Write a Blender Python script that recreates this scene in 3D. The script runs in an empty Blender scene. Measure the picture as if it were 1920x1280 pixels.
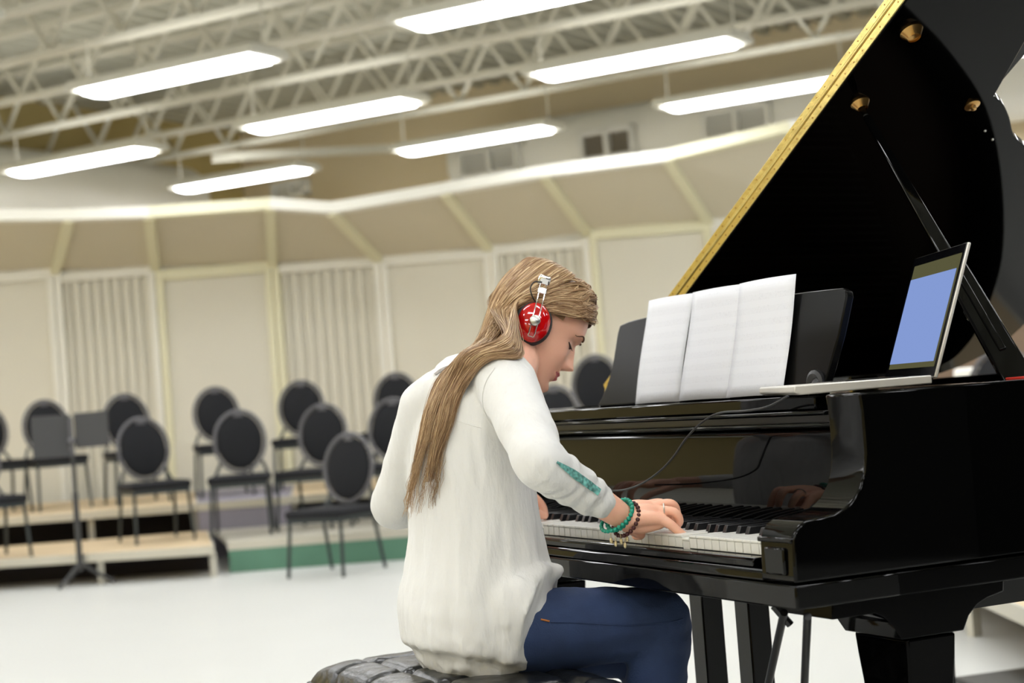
import bpy, bmesh, math, random
import numpy as np
from mathutils import Vector, Matrix, noise
from mathutils.bvhtree import BVHTree
R = math.radians
random.seed(7)
SC = bpy.context.scene
COL = SC.collection
# ------------------------------------------------------------------ camera
CAM = Vector((2.85833, -1.39569, 1.02075))
YAW, PIT, ROL, FPX = 1.145499, 0.0329001, -0.076735, 3238.13
_f = Vector((-math.sin(YAW)*math.cos(PIT), math.cos(YAW)*math.cos(PIT), math.sin(PIT)))
_r0 = Vector((math.cos(YAW), math.sin(YAW), 0)); _u0 = _r0.cross(_f)
_r = _r0*math.cos(ROL) + _u0*math.sin(ROL); _u = -_r0*math.sin(ROL) + _u0*math.cos(ROL)
cd = bpy.data.cameras.new('camera'); cam = bpy.data.objects.new('camera', cd); COL.objects.link(cam)
M = Matrix.Identity(4)
for i in range(3):
    M[i][0] = _r[i]; M[i][1] = _u[i]; M[i][2] = -_f[i]; M[i][3] = CAM[i]
cam.matrix_world = M
cd.sensor_width = 36; cd.lens = 36*FPX/1920; cd.clip_start = .05; cd.clip_end = 200
cd.dof.use_dof = True; cd.dof.focus_distance = 2.95; cd.dof.aperture_fstop = 4.2
SC.camera = cam
w = bpy.data.worlds.new('world'); SC.world = w; w.use_nodes = True
w.node_tree.nodes['Background'].inputs[0].default_value = (.9, .92, .85, 1)
w.node_tree.nodes['Background'].inputs[1].default_value = .3
SC.view_settings.view_transform = 'Standard'; SC.view_settings.look = 'None'
SC.view_settings.gamma = 1; SC.view_settings.use_curve_mapping = False
SC.view_settings.exposure = 0.55
LAMP = 12.0
# directions of the room (the piano stands askew in it)
U = Vector((.815, .579, 0)).normalized(); V = Vector((-U.y, U.x, 0))
def at(x, y, D): return CAM + (_f + _r*((x-960)/FPX) - _u*((y-640)/FPX))*D
def hit(x, y, ax, val):
    d = at(x, y, 1) - CAM
    return CAM + d*((val - CAM[ax])/d[ax])
def room(s, t, z): return Vector((CAM.x, CAM.y, 0)) + U*s + V*t + Vector((0, 0, z))
# ------------------------------------------------------------------ materials
def lin(c): return tuple(((v/255)/12.92 if v/255 <= .04045 else ((v/255+.055)/1.055)**2.4) for v in c) + (1,)
def mat(name, rgb, rough=.5, metal=0, var=0, vscale=5, bump=0, bscale=50, coat=0, stretch=None, spec=None, sss=0, sheen=0, detail=3):
    m = bpy.data.materials.new(name); m.use_nodes = True; nt = m.node_tree; b = nt.nodes['Principled BSDF']
    c = lin(rgb); b.inputs['Base Color'].default_value = c; b.inputs['Roughness'].default_value = rough; b.inputs['Metallic'].default_value = metal
    if spec is not None: b.inputs['Specular IOR Level'].default_value = spec
    if coat: b.inputs['Coat Weight'].default_value = coat; b.inputs['Coat Roughness'].default_value = .02
    if sss: b.inputs['Subsurface Weight'].default_value = sss; b.inputs['Subsurface Radius'].default_value = (.012, .005, .003); b.inputs['Subsurface Scale'].default_value = 1
    if sheen: b.inputs['Sheen Weight'].default_value = sheen
    if var or bump:
        tc = nt.nodes.new('ShaderNodeTexCoord'); mp = nt.nodes.new('ShaderNodeMapping'); nt.links.new(tc.outputs['Object'], mp.inputs[0])
        if stretch: mp.inputs['Scale'].default_value = stretch
    if var:
        n = nt.nodes.new('ShaderNodeTexNoise'); n.inputs['Scale'].default_value = vscale; n.inputs['Detail'].default_value = detail; nt.links.new(mp.outputs[0], n.inputs['Vector'])
        mx = nt.nodes.new('ShaderNodeMix'); mx.data_type = 'RGBA'
        mx.inputs[6].default_value = tuple(v*(1-var) for v in c[:3])+(1,); mx.inputs[7].default_value = tuple(min(1, v*(1+var)) for v in c[:3])+(1,)
        nt.links.new(n.outputs['Fac'], mx.inputs[0]); nt.links.new(mx.outputs[2], b.inputs['Base Color'])
    if bump:
        n2 = nt.nodes.new('ShaderNodeTexNoise'); n2.inputs['Scale'].default_value = bscale; n2.inputs['Detail'].default_value = detail; nt.links.new(mp.outputs[0], n2.inputs['Vector'])
        bp = nt.nodes.new('ShaderNodeBump'); bp.inputs['Strength'].default_value = bump; bp.inputs['Distance'].default_value = .004
        nt.links.new(n2.outputs['Fac'], bp.inputs['Height']); nt.links.new(bp.outputs[0], b.inputs['Normal'])
    return m
def emit(name, rgb, s):
    m = bpy.data.materials.new(name); m.use_nodes = True; nt = m.node_tree; nt.nodes.clear()
    e = nt.nodes.new('ShaderNodeEmission'); o = nt.nodes.new('ShaderNodeOutputMaterial'); e.inputs[0].default_value = lin(rgb); e.inputs[1].default_value = s
    nt.links.new(e.outputs[0], o.inputs[0]); return m
K = {}
K['floor'] = mat('floor_vinyl', (201, 202, 198), .38, var=.03, vscale=1.5, spec=.3)
K['backwall'] = mat('tan_wall', (242, 226, 194), .8, var=.03, vscale=.5)
K['sidewall'] = mat('olive_wall', (202, 184, 128), .8, var=.03, vscale=.5)
K['curtain'] = mat('dark_curtain', (22, 21, 20), .95)
K['ceil'] = mat('ceiling_deck', (188, 187, 174), .7, var=.04, vscale=1)
K['steel'] = mat('cream_steel', (212, 209, 196), .5)
K['duct'] = mat('white_duct', (244, 242, 234), .5)
K['panel'] = mat('shell_panel', (218, 214, 198), .7, var=.03, vscale=1)
K['canopy'] = mat('shell_canopy', (212, 204, 182), .75, var=.03, vscale=1)
K['frame'] = mat('shell_frame', (228, 224, 192), .5)
K['framew'] = mat('shell_frame_white', (232, 230, 218), .5)
K['deck'] = mat('riser_deck', (206, 184, 148), .6, var=.08, vscale=6)
K['alu'] = mat('aluminium_trim', (196, 192, 178), .4, metal=.3)
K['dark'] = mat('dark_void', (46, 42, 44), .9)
K['green'] = mat('green_board', (88, 130, 108), .7, var=.18, vscale=4)
K['grey'] = mat('grey_skirt', (140, 136, 148), .8, var=.05, vscale=4)
K['chairpad'] = mat('black_fabric', (17, 18, 23), .9, var=.1, vscale=60)
K['chairframe'] = mat('grey_metal', (96, 95, 98), .45, metal=.3)
K['chairleg'] = mat('dark_metal', (52, 58, 60), .4, metal=.3)
K['stand'] = mat('stand_black', (58, 58, 58), .6)
K['black'] = mat('piano_lacquer', (4, 4, 4), .04, spec=.2)
K['lidblack'] = mat('lid_lacquer', (3, 3, 3), .05, spec=.07)
K['blackm'] = mat('black_satin', (12, 12, 12), .35)
K['brass'] = mat('brass', (226, 204, 128), .25, metal=1, var=.12, vscale=40, bump=.15, bscale=60)
K['brass2'] = mat('brass_pin', (190, 150, 90), .25, metal=1)
K['plate'] = mat('bronze_plate', (60, 42, 24), .5, metal=.5)
K['ivory'] = mat('white_key', (222, 221, 214), .25, spec=.4)
K['ebony'] = mat('black_key', (22, 22, 24), .32)
K['felt'] = mat('red_felt', (190, 40, 25), .9)
K['leather'] = mat('black_leather', (16, 17, 18), .28, bump=.5, bscale=45, spec=.6)
K['paper'] = None
K['lap'] = mat('laptop_aluminium', (208, 205, 198), .35, metal=.35)
K['bezel'] = mat('laptop_bezel', (8, 8, 10), .1)
K['desk'] = mat('desk_satin', (12, 12, 11), .22, spec=.1)
K['screenbar'] = emit('screen_toolbar', (92, 90, 62), .62)
K['screen'] = emit('screen_blue', (132, 155, 212), .68)
K['key'] = mat('laptop_keys', (20, 20, 20), .5)
K['skin'] = mat('skin', (246, 188, 160), .45, var=.05, vscale=18, sss=.12, bump=.05, bscale=250)
K['lip'] = mat('lips', (206, 112, 112), .35, sss=.1)
K['nail'] = mat('nail', (232, 190, 175), .2)
K['lash'] = mat('lash_brown', (38, 24, 18), .7)
K['brow'] = mat('brow_brown', (92, 62, 44), .8)
K['eye'] = mat('eye_white', (225, 220, 215), .15)
K['iris'] = mat('eye_iris', (50, 30, 20), .1)
K['jeans'] = mat('denim', (38, 56, 92), .85, var=.45, vscale=16, bump=.25, bscale=350)
K['stitch'] = mat('stitching', (176, 110, 52), .8)
K['blouse'] = mat('white_cotton', (220, 220, 217), .9, bump=1.0, bscale=34, stretch=(1.6, 1.6, .45), sheen=.2, detail=5)
K['patch'] = mat('turquoise_print', (100, 160, 152), .8, var=.95, vscale=190, detail=0)
K['lace'] = mat('grey_lace', (150, 145, 140), .9, var=.5, vscale=200)
K['red'] = mat('headphone_red', (196, 8, 14), .08, coat=1)
K['chrome'] = mat('chrome', (225, 225, 225), .12, metal=1)
K['satin'] = mat('brushed_steel', (205, 205, 200), .3, metal=1)
K['cush'] = mat('cushion', (48, 48, 50), .7)
K['rubber'] = mat('black_rubber', (24, 24, 25), .5)
K['turq'] = mat('turquoise_bead', (16, 142, 120), .25, var=.25, vscale=90)
K['wood'] = mat('brown_bead', (70, 28, 28), .3)
K['charm'] = mat('gold_charm', (205, 190, 150), .3, metal=.8)
K['shoe'] = mat('shoe', (70, 45, 32), .5)
K['brownpart'] = mat('brown_partition', (120, 100, 82), .8, var=.05)
K['louver'] = mat('vent_louver', (150, 142, 128), .6)
K['ventw'] = mat('vent_white', (235, 234, 228), .5)
K['lightframe'] = mat('fixture_frame', (225, 224, 214), .5)
K['lamp'] = emit('lamp_diffuser', (251, 252, 255), LAMP)
K['up'] = emit('ceiling_fill_glow', (255, 255, 250), LAMP*.35)  # added glow that brightens the ceiling above the lights
def hair_mat():
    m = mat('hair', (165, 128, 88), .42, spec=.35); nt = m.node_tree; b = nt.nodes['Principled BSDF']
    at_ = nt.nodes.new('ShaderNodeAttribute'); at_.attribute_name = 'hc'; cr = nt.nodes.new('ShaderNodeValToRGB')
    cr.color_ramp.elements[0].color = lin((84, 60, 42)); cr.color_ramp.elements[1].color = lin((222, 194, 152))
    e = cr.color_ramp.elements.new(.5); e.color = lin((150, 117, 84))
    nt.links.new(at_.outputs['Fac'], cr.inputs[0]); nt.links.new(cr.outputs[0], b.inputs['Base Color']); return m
K['hair'] = hair_mat()
def paper_mat():
    m = mat('sheet_music', (222, 224, 230), .8); nt = m.node_tree; b = nt.nodes['Principled BSDF']
    tc = nt.nodes.new('ShaderNodeTexCoord'); sp = nt.nodes.new('ShaderNodeSeparateXYZ'); nt.links.new(tc.outputs['Object'], sp.inputs[0])
    def mth(op, a, bv=None, clamp=False):
        n = nt.nodes.new('ShaderNodeMath'); n.operation = op; n.use_clamp = clamp
        for k, v in enumerate((a, bv)):
            if v is None: continue
            if isinstance(v, (int, float)): n.inputs[k].default_value = v
            else: nt.links.new(v, n.inputs[k])
        return n.outputs[0]
    z = sp.outputs['Z']
    sysf = mth('FRACT', mth('MULTIPLY', z, 42.0)); ins = mth('LESS_THAN', sysf, .5)
    lf = mth('FRACT', mth('MULTIPLY', z, 420.0)); ln = mth('LESS_THAN', lf, .3)
    lines = mth('MULTIPLY', ins, ln)
    nz = nt.nodes.new('ShaderNodeTexNoise'); nz.inputs['Scale'].default_value = 260; nt.links.new(tc.outputs['Object'], nz.inputs['Vector'])
    blobs = mth('MULTIPLY', mth('GREATER_THAN', nz.outputs['Fac'], .6), ins)
    fac = mth('MULTIPLY', mth('ADD', lines, blobs, True), .10)
    mx = nt.nodes.new('ShaderNodeMix'); mx.data_type = 'RGBA'; mx.inputs[6].default_value = lin((222, 224, 230)); mx.inputs[7].default_value = lin((120, 120, 135))
    nt.links.new(fac, mx.inputs[0]); nt.links.new(mx.outputs[2], b.inputs['Base Color']); return m
K['paper'] = paper_mat()
# ------------------------------------------------------------------ helpers
def tag(o, label=None, cat=None, group=None, kind=None):
    if label: o['label'] = label
    if cat: o['category'] = cat
    if group: o['group'] = group
    if kind: o['kind'] = kind
    return o
def empty(name, loc, rz=0, label=None, cat=None, group=None):
    o = bpy.data.objects.new(name, None); o.location = loc; o.rotation_euler = (0, 0, rz); o.empty_display_size = .1
    COL.objects.link(o); tag(o, label, cat, group); return o
def link(name, me, m, parent=None, smooth=False, world=True):
    """mesh data in world coordinates -> object; with a parent whose matrix is simple, keep world placement"""
    o = bpy.data.objects.new(name, me); COL.objects.link(o)
    if m is not None and not me.materials:
        for x in (m if isinstance(m, (list, tuple)) else [m]): me.materials.append(x)
    if parent is not None: o.parent = parent
    if smooth: me.polygons.foreach_set('use_smooth', [True]*len(me.polygons))
    return o
class MB:
    """collects shapes in local coordinates of the thing, links ONE mesh"""
    def __init__(s): s.b = bmesh.new()
    def box(s, c, d, rz=0, mtx=None):
        r = bmesh.ops.create_cube(s.b, size=1); T = Matrix.Translation(c) @ Matrix.Rotation(rz, 4, 'Z') @ Matrix.Diagonal((*d, 1))
        if mtx is not None: T = mtx @ T
        bmesh.ops.transform(s.b, matrix=T, verts=r['verts']); return s
    def box2(s, a, b):
        return s.box([(a[i]+b[i])/2 for i in range(3)], [abs(b[i]-a[i]) for i in range(3)])
    def bar(s, a, b, wd, th, up=(0, 0, 1), w2=None, t2=None):
        a = Vector(a); b = Vector(b); d = (b-a).normalized(); up = Vector(up)
        x = d.cross(up)
        if x.length < 1e-4: x = d.cross(Vector((1, 0, 0)))
        x.normalize(); y = x.cross(d).normalized(); w2 = w2 or wd; t2 = t2 or th
        vs = [s.b.verts.new(p + x*(sx*ww/2) + y*(sy*tt/2)) for p, ww, tt in ((a, wd, th), (b, w2, t2)) for sx, sy in ((-1, -1), (1, -1), (1, 1), (-1, 1))]
        for f in ((3, 2, 1, 0), (4, 5, 6, 7), (0, 1, 5, 4), (1, 2, 6, 5), (2, 3, 7, 6), (3, 0, 4, 7)): s.b.faces.new([vs[i] for i in f])
        return s
    def tube(s, pts, rad, n=10, caps=True, closed=False, ell=None, ref=None):
        """sweep; rad float or list; ell: (a,b) multipliers"""
        pts = [Vector(p) for p in pts]; N = len(pts); rings = []
        rads = rad if isinstance(rad, (list, tuple)) else [rad]*N
        pref = Vector(ref) if ref is not None else None
        for i in range(N):
            if closed: t = (pts[(i+1) % N]-pts[i-1])
            else: t = pts[min(i+1, N-1)]-pts[max(i-1, 0)]
            t.normalize()
            if pref is None: pref = Vector((0, 0, 1)) if abs(t.z) < .9 else Vector((1, 0, 0))
            x = (pref - t*pref.dot(t))
            if x.length < 1e-5: x = t.orthogonal()
            x.normalize(); y = t.cross(x)
            if ref is None: pref = x
            r = rads[i]; ra, rb = (r if isinstance(r, (tuple, list)) else (r, r))
            rings.append([s.b.verts.new(pts[i] + x*(ra*math.cos(2*math.pi*k/n)) + y*(rb*math.sin(2*math.pi*k/n))) for k in range(n)])
        for i in range(N if closed else N-1):
            A, B = rings[i], rings[(i+1) % N]
            for k in range(n): s.b.faces.new((A[k], A[(k+1) % n], B[(k+1) % n], B[k]))
        if caps and not closed:
            s.b.faces.new(rings[0][::-1]); s.b.faces.new(rings[-1])
        return s
    def lathe(s, prof, n=24, mtx=None, caps=True):
        """prof: (r,z) list, axis z"""
        rings = [[s.b.verts.new((r*math.cos(2*math.pi*k/n), r*math.sin(2*math.pi*k/n), z)) for k in range(n)] for r, z in prof]
        for A, B in zip(rings, rings[1:]):
            for k in range(n): s.b.faces.new((A[k], A[(k+1) % n], B[(k+1) % n], B[k]))
        if caps: s.b.faces.new(rings[0][::-1]); s.b.faces.new(rings[-1])
        if mtx is not None: bmesh.ops.transform(s.b, matrix=mtx, verts=[v for r in rings for v in r])
        return s
    def prism(s, poly, lo, hi, axis='z', mtx=None):
        """poly: list of 2D; axis z -> (x,y); axis x -> (y,z); axis y -> (x,z)"""
        def mk(p, h): return {'z': (p[0], p[1], h), 'x': (h, p[0], p[1]), 'y': (p[0], h, p[1])}[axis]
        A = [s.b.verts.new(mk(p, lo)) for p in poly]; B = [s.b.verts.new(mk(p, hi)) for p in poly]; n = len(poly)
        s.b.faces.new(A[::-1]); s.b.faces.new(B)
        for k in range(n): s.b.faces.new((A[k], A[(k+1) % n], B[(k+1) % n], B[k]))
        if mtx is not None: bmesh.ops.transform(s.b, matrix=mtx, verts=A+B)
        return s
    def ball(s, c, r, seg=12, sc=(1, 1, 1), mtx=None):
        q = bmesh.ops.create_uvsphere(s.b, u_segments=seg, v_segments=max(6, seg*2//3), radius=1)
        T = Matrix.Translation(c) @ (mtx if mtx is not None else Matrix.Identity(4)) @ Matrix.Diagonal((r*sc[0], r*sc[1], r*sc[2], 1))
        bmesh.ops.transform(s.b, matrix=T, verts=q['verts']); return s
    def build(s, name, m, parent=None, smooth=False, bevel=0, seg=2, offset=None, auto=None):
        bmesh.ops.recalc_face_normals(s.b, faces=s.b.faces)
        if offset is not None: bmesh.ops.translate(s.b, vec=-Vector(offset), verts=s.b.verts)
        me = bpy.data.meshes.new(name); s.b.to_mesh(me); s.b.free()
        o = link(name, me, m, parent, smooth)
        if bevel:
            bv = o.modifiers.new('b', 'BEVEL'); bv.width = bevel; bv.segments = seg; bv.limit_method = 'ANGLE'; bv.angle_limit = R(40)
        if smooth or bevel:
            me.polygons.foreach_set('use_smooth', [True]*len(me.polygons))
            try: me.set_sharp_from_angle(angle=R(auto or 40))
            except Exception: pass
        return o
def copy_tree(o, parent=None):
    c = o.copy(); COL.objects.link(c)
    if parent is not None: c.parent = parent
    for ch in o.children: copy_tree(ch, c)
    return c
def catmull(pts, n=8):
    pts = [Vector(p) for p in pts]; P = [pts[0]*2-pts[1]]+pts+[pts[-1]*2-pts[-2]]; out = []
    for i in range(1, len(P)-2):
        a, b, c, d = P[i-1:i+3]
        for k in range(n):
            t = k/n; out.append(.5*((2*b)+(c-a)*t+(2*a-5*b+4*c-d)*t*t+(-a+3*b-3*c+d)*t**3))
    out.append(pts[-1]); return out
def struct(o): o['kind'] = 'structure'; return o
# ------------------------------------------------------------------ room shell
S0, S1, T0, T1, H = -14.9, 6.0, -5.2, 18.6, 4.95
def rbox(mb, s0, s1, t0, t1, z0, z1):
    c = room((s0+s1)/2, (t0+t1)/2, (z0+z1)/2); return mb.box(c, (s1-s0, t1-t0, z1-z0), rz=math.atan2(U.y, U.x))
struct(rbox(MB(), S0, S1, T0, T1, -.1, 0).build('floor', K['floor']))
struct(rbox(MB(), S0-.2, S1+.2, T1, T1+.2, 0, H+.1).build('wall_back', K['backwall']))
struct(rbox(MB(), S0-.2, S0, T0, T1, 0, H+.1).build('wall_left', K['sidewall']))
struct(rbox(MB(), S1, S1+.2, T0, T1, 0, H+.1).build('wall_right', K['curtain']))
struct(rbox(MB(), S0-.2, S1+.2, T0-.2, T0, 0, H+.1).build('wall_front', K['sidewall']))
b = MB(); prof = []; s = S0
while s < S1:
    prof += [(s, 0), (s+.09, 0), (s+.12, .07), (s+.21, .07)]; s += .24
pv = []
for (ss, zz) in prof: pv.append((b.b.verts.new(room(ss, T0, H+zz)), b.b.verts.new(room(ss, T1, H+zz))))
for (a0, a1), (b0, b1) in zip(pv, pv[1:]): b.b.faces.new((a0, b0, b1, a1))
struct(b.build('ceiling', K['ceil']))
# joists
ang = math.atan2(U.y, U.x)
tl = [15.5, 14.25, 12.9, 11.6, 10.4, 9.2, 8.0, 6.8, 5.6]
ordn = ['first', 'second', 'third', 'fourth', 'fifth', 'sixth', 'seventh', 'eighth', 'ninth']
def joist_proto():
    root = empty('roof_joist', (0, 0, 0))
    for z in (0, .62):
        nm = 'bottom_chord' if z == 0 else 'top_chord'
        MB().box((0, -.035, z), (19.0, .05, .05)).box((0, .035, z), (19.0, .05, .05)).build(nm, K['steel'], root)
    me = None
    n = 24; st = 19.0/n
    for k in range(n):
        x0 = -9.5+k*st
        for (a, c) in (((x0, 0, .02), (x0+st/2, 0, .6)), ((x0+st/2, 0, .6), (x0+st, 0, .02))):
            MB().bar(a, c, .035, .035, up=(0, 1, 0)).build('web_strut', K['steel'], root)
    return root
jp = joist_proto()
for i, t in enumerate(tl):
    o = jp if i == 0 else copy_tree(jp)
    o.location = room(-4.7, t, 4.15); o.rotation_euler = (0, 0, ang)
    tag(o, 'cream painted open web steel roof joist, %s from the back wall' % ordn[i], 'joist', 'roof joists')
# cross bridging bar
tag(MB().bar(room(-12.6, 15.2, 4.0), room(-9.4, 17.9, 4.0), .09, .09).build('cross_brace', K['steel']), 'cream diagonal steel brace running from the joists to the back wall', 'brace')
# light fixtures
def fixture():
    root = empty('ceiling_light', (0, 0, 0))
    MB().box((0, 0, .078), (1.6, .2, .006)).build('ceiling_fill_strip', K['up'], root)  # added glowing strip, lifts the ceiling and duct brightness
    MB().box((0, 0, .05), (1.86, .40, .05)).box((0, .215, .02), (1.86, .03, .05)).box((0, -.215, .02), (1.86, .03, .05)).build('housing', K['lightframe'], root)
    for x in (-.92, .92): MB().box((x, 0, .02), (.06, .44, .05)).build('end_cap', K['lightframe'], root)
    b = MB(); b.prism([(-.19, .02), (-.14, -.03), (0, -.042), (.14, -.03), (.19, .02)], -.83, .83, 'x').build('diffuser', K['lamp'], root)
    for x in (-.88, .88): MB().bar((x, 0, .07), (x, 0, .45), .012, .012).build('hanger', K['steel'], root)
    return root
fp = fixture(); first = True
labs = {(0, 15.2): 'long fluorescent light hanging lowest, above the shell near the back corner', (0, 12.7): 'long fluorescent light at left, beside the white round duct',
        (1, 15.2): 'fluorescent light in front of the white duct, left of the louvred vent', (1, 12.7): 'fluorescent light in the middle of the ceiling above the pianist',
        (1, 10.2): 'long fluorescent light in the upper left among the joists', (2, 15.2): 'fluorescent light nearest the raised piano lid, above a white vent',
        (2, 12.7): 'long fluorescent light high up, left of the piano lid', (2, 10.2): 'fluorescent light cut by the top edge in the middle',
        (1, 7.7): 'fluorescent light cut by the top left corner', (0, 10.2): 'fluorescent light at the far left edge'}
for j, t in enumerate([-4.8, -2.3, .2, 2.7, 5.2, 7.7, 10.2, 12.7, 15.2]):
    for i in range(6):
        s = -12.2+3.08*i
        if i == 2 and t == 7.7: s -= .0
        o = fp if first else copy_tree(fp); first = False
        o.location = room(s+(.0 if t != 10.2 else .35), t, 3.7); o.rotation_euler = (0, 0, ang)
        l = labs.get((i, t))
        if l: tag(o, l, 'light', 'fluorescent ceiling lights')
        else: tag(o, 'white fluorescent ceiling light outside the photographed view', 'light', 'fluorescent lights out of view')
# ducts
zc = 3.87
b = MB(); pts = [room(s, 17.9, zc) for s in np.linspace(-10.9, 5.9, 12)]
b.tube(pts, .42, n=28); tag(b.build('air_duct', K['duct'], smooth=True), 'long white round air duct under the ceiling along the back wall', 'duct')
b = MB(); b.tube([room(-14.2, t, 3.75) for t in np.linspace(2, 16.5, 12)], .45, n=28)
tag(b.build('air_duct', K['duct'], smooth=True), 'white round air duct at the left edge above the shell', 'duct')
def vent(px0, px1, py, h, label, louver):
    # on the duct's room side: t = 17.5
    def onp(x, y):
        d = at(x, y, 1)-CAM; k = (17.44)/d.dot(V); return CAM+d*k
    A = onp(px0, py[0]); B = onp(px1, py[1]); s0 = (A-CAM).dot(U); s1 = (B-CAM).dot(U); z = (A.z+B.z)/2
    wv = s1-s0; root = empty('air_vent', room((s0+s1)/2, 17.44, z), ang, label, 'vent', 'vents on the back duct')
    b = MB(); fr = .06
    for x in (-wv/2+fr/2, 0, wv/2-fr/2): b.box((x, 0, 0), (fr, .12, h))
    for zz in (-h/2+fr/2, h/2-fr/2): b.box((0, 0, zz), (wv, .12, fr))
    b.build('vent_frame', K['ventw'], root, bevel=.006)
    MB().box((0, .06, 0), (wv-.02, .02, h-.02)).build('backing', K['dark'] if louver else K['ventw'], root)
    n = 7
    for sgn in (-1, 1):
        for k in range(n):
            b = MB(); zz = -h/2+fr+(k+.5)*(h-2*fr)/n
            b.bar((sgn*wv/4-wv/4+fr*.8, .0, zz), (sgn*wv/4+wv/4-fr*.8, 0, zz), .05, .008, up=(0, .6, 1)).build('louver_slat', K['louver'] if louver else K['ventw'], root)
vent(862, 976, (308, 296), .36, 'white double vent behind the ceiling light over the shell', False)
vent(1088, 1192, (276, 264), .36, 'double vent with dark louvres on the white duct', True)
vent(1318, 1446, (238, 220), .36, 'white double vent close to the raised piano lid', False)
vent(511, 578, (358, 352), .22, 'small white vent at the left end of the back duct', False)
# ------------------------------------------------------------------ acoustic shell
xs = [-330, -110, 103, 292, 510, 712, 917, 1102, 1330, 1545, 1760]
DS = 15.6
zt = 2.44
ytop = {-330: 513, -110: 507, 103: 503, 292: 497, 510: 490, 712: 480, 917: 460, 1102: 430, 1330: 410, 1545: 388, 1760: 366}
base = [at(x, ytop[x], DS) for x in xs]
xc = [-260, -60, 130, 280, 507, 622, 832, 1020, 1250, 1480, 1700]; yc = [402, 403, 401, 396, 380, 388, 352, 320, 290, 236, 200]
can = [at(x, y, 14.5) for x, y in zip(xc, yc)]
kinds = ['flat', 'rib', 'flat', 'rib', 'flat', 'rib', 'flat', 'rib', 'flat', 'rib']
# order such that segment 1 (-110..103) flat, 103..292 ribbed, 292..510 flat ...
kinds = ['rib', 'flat', 'rib', 'flat', 'rib', 'flat', 'rib', 'flat', 'rib', 'flat']
plab = ['out of frame at the left', 'cut by the left edge of the photo', 'behind the black folding music stand', 'second smooth one from the left', 'left of the woman, second ribbed one', 'smooth, directly left of the woman', "ribbed, behind the woman's head", 'smooth, left of the music desk', 'hidden behind the piano lid', 'far right behind the piano']
for i in range(len(xs)-1):
    A, B = base[i].copy(), base[i+1].copy(); zt_ = (A.z, B.z)
    d = (B-A); d.z = 0; L = d.length; d.normalize(); nrm = Vector((d.y, -d.x, 0))
    if nrm.dot(CAM-A) < 0: nrm = -nrm
    rz = math.atan2(d.y, d.x); mid = (A+B)/2; zT = min(zt_)
    root = empty('shell_panel', (mid.x, mid.y, 0), rz, '%s cream acoustic shell panel with tilted canopy, %s' % ('smooth' if kinds[i] == 'flat' else 'ribbed', plab[i].replace('smooth, ', '').replace('ribbed, ', '')), 'acoustic panel', 'acoustic shell panels')
    sg = -1 if (Matrix.Rotation(rz, 3, 'Z') @ Vector((0, -1, 0))).dot(nrm) > 0 else 1  # local y sign of the front
    if kinds[i] == 'flat':
        MB().box((0, 0, .85+ (zT-.85)/2), (L-.1, .04, zT-.85)).build('upper_board', K['panel'], root)
        MB().box((0, sg*-.0+sg*.03, .43), (L-.1, .05, .80)).build('lower_board', K['panel'], root, bevel=.008)
        fm = K['frame'] if i in (3, 7) else K['framew']
        MB().box((0, sg*.045, zT-.05), (L, .05, .10)).build('top_rail', fm, root, bevel=.01)
        MB().box((0, sg*.045, .84), (L-.1, .03, .04)).build('middle_rail', K['panel'], root, bevel=.005)
    else:
        MB().box((0, -sg*.03, zT/2), (L-.06, .03, zT)).build('backing_board', K['panel'], root)
        n = 9
        for k in range(n):
            x = -L/2+.05+(k+.5)*(L-.1)/n
            MB().prism([(x-.032, 0), (x-.022, sg*.014), (x+.022, sg*.014), (x+.032, 0)], .02, zT-.09, 'z').build('rib', K['panel'], root)
        MB().box((0, sg*.03, zT-.05), (L, .06, .09)).build('top_rail', K['framew'], root, bevel=.01)
        fm = K['framew']
    for sx in (-1, 1):
        MB().box((sx*(L/2-.035), sg*.04, zT/2), (.06, .07, zT)).build('post', K['frame'] if (i in (3,) or (i == 4 and sx < 0) or i == 7) else K['framew'], root, bevel=.008)
    # canopy in world -> local
    inv = (Matrix.Translation((mid.x, mid.y, 0)) @ Matrix.Rotation(rz, 4, 'Z')).inverted()
    C0, C1 = can[i], can[i+1]
    q = [inv @ v for v in (A, B, C1, C0)]
    nn = (q[1]-q[0]).cross(q[3]-q[0]).normalized()*.03
    b = MB(); vs = [b.b.verts.new(v) for v in q]+[b.b.verts.new(v+nn) for v in q]
    for f in ((0, 1, 2, 3), (7, 6, 5, 4), (0, 4, 5, 1), (1, 5, 6, 2), (2, 6, 7, 3), (3, 7, 4, 0)): b.b.faces.new([vs[k] for k in f])
    b.build('canopy_board', K['canopy'], root)
    MB().bar(q[0]+nn*.5, q[3]+nn*.5, .085, .13, up=nn).build('canopy_rib', K['frame'], root)
    MB().bar(q[3]+nn*.5, q[2]+nn*.5, .06, .10, up=nn).build('canopy_edge', K['frame'] if i in (3, 8) else K['framew'], root)
    MB().bar(q[0]+nn*.5, q[1]+nn*.5, .05, .09, up=nn).build('canopy_foot_rail', K['framew'], root)
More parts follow.
